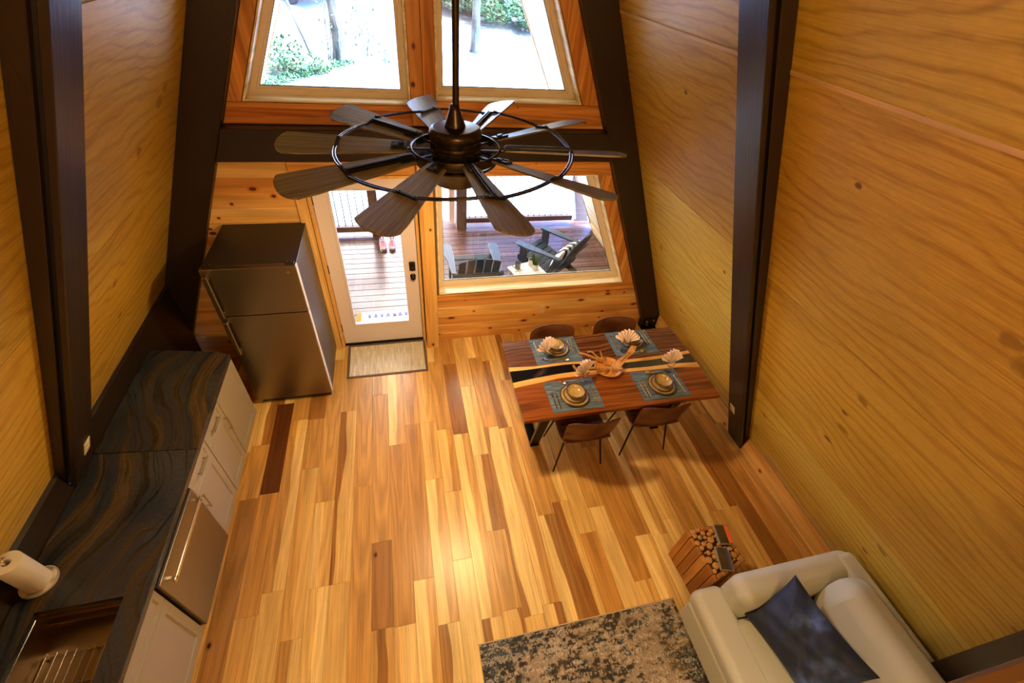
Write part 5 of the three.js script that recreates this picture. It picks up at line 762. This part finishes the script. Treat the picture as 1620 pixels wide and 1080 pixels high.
function tree(label, x, z, d, H, lean, crown, seed, mat) {
  const y = gy(x, z), g = thing('tree', label, 'tree', [x, y, z]), n = 26, r = rngOf(seed), P = [];
  const axis = (t) => V(lean[0] * t + 0.12 * d * Math.sin(t * 5 + seed), H * t - 0.15, lean[1] * t + 0.1 * d * Math.sin(t * 7)), W = 15, pos = [], uv = [], idx = [];
  for (let j = 0; j <= n; j++) { const t = j / n, c = axis(t), fl = 1 + 0.55 * Math.exp(-t * H * 2.6); for (let i = 0; i <= W - 1; i++) { const a = i / (W - 1) * 6.2832, R = d / 2 * (1 - 0.72 * t) * fl * (1 + 0.06 * Math.sin(a * 3 + t * 9 + seed) + (fl > 1.08 ? 0.12 * (fl - 1) * Math.sin(a * 5 + seed) * 2 : 0)); pos.push(c.x + Math.cos(a) * R, c.y, c.z + Math.sin(a) * R); uv.push(i / (W - 1) * Math.max(1, Math.round(d * 4)), t * H / 1.6); } }
  for (let j = 0; j < n; j++) for (let i = 0; i < W - 1; i++) { const a = j * W + i, b = a + 1, c = a + W, e = c + 1; idx.push(a, c, b, b, c, e); }
  const tg = new THREE.BufferGeometry(); tg.setAttribute('position', new THREE.Float32BufferAttribute(pos, 3)); tg.setAttribute('uv', new THREE.Float32BufferAttribute(uv, 2)); tg.setIndex(idx); tg.computeVertexNormals(); part('trunk', tg, M_.bark, g);
  for (let i = 0; i < 7; i++) { const t = 0.5 + 0.45 * r(), c = axis(t), a = r() * 6.28, L = crown * (0.5 + 0.5 * r()); part('branch', tube([c, c.clone().add(V(Math.cos(a) * L * 0.5, L * 0.3, Math.sin(a) * L * 0.5)), c.clone().add(V(Math.cos(a) * L, L * 0.4, Math.sin(a) * L))], 0.02 + 0.05 * d, 8, 5), M_.bark, g); }
  const c = axis(0.82); const fo = part('foliage', leaves(Math.round(420 * crown), ball(c.x, c.y, c.z, crown, H * 0.3, crown), 0.30, seed + 3), mat, g); fo.userData.kind = 'stuff';
}
tree('thick mottled tree trunk seen through the upper left window', -0.47, -12.0, 0.36, 15, [-0.4, 0.2], 2.6, 11, M_.leafB);
tree('thin leaning grey trunk left of the thick one in the upper left window', -1.15, -11.46, 0.105, 8, [-2.7, -0.6], 1.0, 12, M_.leafA);
tree('pale sunlit trunk seen through the upper right window', 3.66, -13.32, 0.27, 13, [0.2, -0.1], 2.3, 13, M_.leafB);
tree('slim grey trunk among the bushes left of the pale sunlit trunk', 3.6, -17.6, 0.18, 12, [-0.2, 0], 2.0, 14, M_.leafA);
for (const [i, [x, z, d]] of [[7.2, -18.5, 0.3], [5.0, -20.5, 0.26], [9.8, -22, 0.35], [2.9, -23, 0.3], [12.5, -19, 0.3], [-7.5, -14.5, 0.35], [-9.5, -20, 0.3], [8.5, -11.5, 0.34], [-6.3, -24, 0.3]].entries()) tree(['dark trunk deep in the woods behind the big bushes', 'trunk in the woods behind the pale sunlit trunk', 'tree far right in the woods', 'tree at the far end of the drive beside the woods', 'tree at the right edge of the woods', 'tree left of the drive near the vehicle', 'tree far left beyond the vehicle', 'tree right of the porch beside the drive', 'tree behind the parked vehicle'][i], x, z, d, 13 + (i % 3), [0.4 * Math.sin(i * 2), 0.3], 2.5, 20 + i, i % 2 ? M_.leafA : M_.leafB);
bush('bright green bush at the lower left of the upper left window', -2.05, -11.15, 1.25, 0.85, 520, 0.13, M_.leafA, 41);
bush('low leafy sprout beside the foot of the thin leaning trunk', -1.25, -11.0, 0.9, 0.5, 170, 0.11, M_.leafB, 42);
bush('sparse leafy shoot right of the thick trunk', 0.15, -12.2, 1.1, 1.25, 90, 0.12, M_.leafA, 43, 0.2);
bush('small sparse shoot farther right of the thick trunk', 0.72, -11.7, 0.8, 0.45, 60, 0.11, M_.leafB, 44);
bush('tall wispy sapling between the thin and thick trunks', -0.85, -11.9, 0.7, 1.9, 70, 0.11, M_.leafB, 45, 0.3);
for (const [i, [x, z, w, h, m]] of [[5.0, -16.6, 2.2, 1.3, 'leafB'], [6.6, -16.0, 2.0, 1.1, 'leafA'], [3.9, -17.4, 2.0, 1.5, 'leafC'], [2.9, -18.4, 1.8, 1.4, 'leafB'], [5.8, -18.2, 2.6, 2.0, 'leafC'], [8.3, -17.0, 2.4, 1.7, 'leafB'], [4.2, -20.0, 2.8, 2.4, 'leafB'], [7.6, -20.0, 3.0, 2.6, 'leafA'], [10.2, -18.6, 3.0, 2.3, 'leafC'], [6.0, -22.5, 3.6, 3.0, 'leafC'], [9.5, -22.5, 3.6, 3.2, 'leafB'], [2.4, -22.5, 2.8, 2.4, 'leafA'], [-9.4, -20.5, 3.0, 2.2, 'leafA'], [-7.8, -17.5, 2.6, 1.9, 'leafB']].entries())
  bush(['bright bush at the edge of the drive right of the pale trunk', 'green bush nearest the porch roof edge at the wood border', 'dark bush just behind the pale sunlit trunk', 'leafy bush at the left end of the wood border', 'dark bush behind the bright border bush', 'bush at the right of the wood border', 'tall leafy bush deep behind the pale trunk', 'tall green bush deep in the woods', 'dark bush at the far right of the woods', 'tall dark thicket bush at the back of the woods', 'tall bright thicket bush at the back right', 'bush where the drive meets the woods', 'bush far behind and left of the parked vehicle', 'bush left of the parked vehicle'][i], x, z, w, h, Math.round(420 * w), 0.17, M_[m], 60 + i);
{ const m = solo('grass', leaves(2600, (r) => { const a = Math.floor(r() * 26), x = -3.4 + 3.2 * ((a * 0.377) % 1) + 0.5 * (r() + r() - 1), z = -11.9 + 2.6 * ((a * 0.619) % 1) + 0.3 * (r() + r() - 1); return [x, gy(x, z) + 0.02 + 0.03 * r(), z]; }, 0.075, 77), M_.leafA, 'sparse low grass and weeds on the bank by the bright bush', 'grass', null, 'stuff'); }
{ // parked vehicle, only a wheel and the bumper show
  const ry = 0.85, g = thing('car', 'silver parked vehicle at the top edge of the upper left window', 'car');
  const side = [[2.2, 0.42], [2.28, 0.55], [2.25, 0.82], [2.1, 0.95], [1.2, 1.08], [0.55, 1.62], [-1.9, 1.66], [-2.2, 1.15], [-2.28, 0.7], [-2.22, 0.42]];
  part('body', slabYZ(side, -0.88, 0.88, 0.05), M_.carPaint, g);
  for (const s of [-1, 1]) { for (const z of [1.35, -1.35]) { const w = part('wheel', lathe([[0.19, -0.11], [0.30, -0.11], [0.345, -0.08], [0.345, 0.08], [0.30, 0.11], [0.19, 0.11]], 30).rotateZ(Math.PI / 2).translate(s * 0.80, 0.345, z), M_.tyre, g); part('rim', [cyl(0.2, 0.2, 0.16, 0, 0, 0, 24).rotateZ(Math.PI / 2).translate(s * 0.80, 0.345, z), ...[0, 1, 2, 3, 4].map((k) => bx(0.02, 0.17, 0.05, 0, 0.1, 0).rotateX(k * 1.2566).translate(s * 0.885, 0.345, z))], M_.steelBright, w); part('arch', new THREE.TorusGeometry(0.40, 0.035, 8, 20, Math.PI).rotateY(Math.PI / 2).translate(s * 0.89, 0.36, z), M_.black, g); } part('side_window', slabYZ([[1.0, 1.12], [0.55, 1.54], [-1.7, 1.58], [-1.9, 1.15]], s > 0 ? 0.87 : -0.885, s > 0 ? 0.885 : -0.87), M_.carGlass, g); part('headlight', bx(0.34, 0.16, 0.06, s * 0.66, 0.78, 2.24, 0.02), M_.white, g); part('mirror', bx(0.16, 0.12, 0.10, s * 0.98, 1.08, 0.75, 0.03), M_.carPaint, g); }
  part('windshield', bar([0, 1.10, 1.2], [0, 1.60, 0.58], 1.6, 0.02), M_.carGlass, g); part('bumper', [bx(1.78, 0.24, 0.16, 0, 0.48, 2.26, 0.05), bx(1.3, 0.06, 0.05, 0, 0.36, 2.28, 0.02)], M_.steelBright, g); part('grille', bx(0.9, 0.14, 0.04, 0, 0.74, 2.27, 0.01), M_.black, g);
  const up = new THREE.Quaternion().setFromUnitVectors(V(0, 1, 0), V(0, 1, 0.13).normalize()), q = up.multiply(new THREE.Quaternion().setFromAxisAngle(V(0, 1, 0), ry)); g.quaternion.copy(q);
  const wp = V(-0.80, 0, 1.35).applyQuaternion(q); g.position.set(-2.42 - wp.x, gy(-2.42, -17.2) - wp.y, -17.2 - wp.z);
}
scene.traverse((o) => { if (o.isMesh) { o.castShadow = true; o.receiveShadow = true; } });
renderer.render(scene, camera);
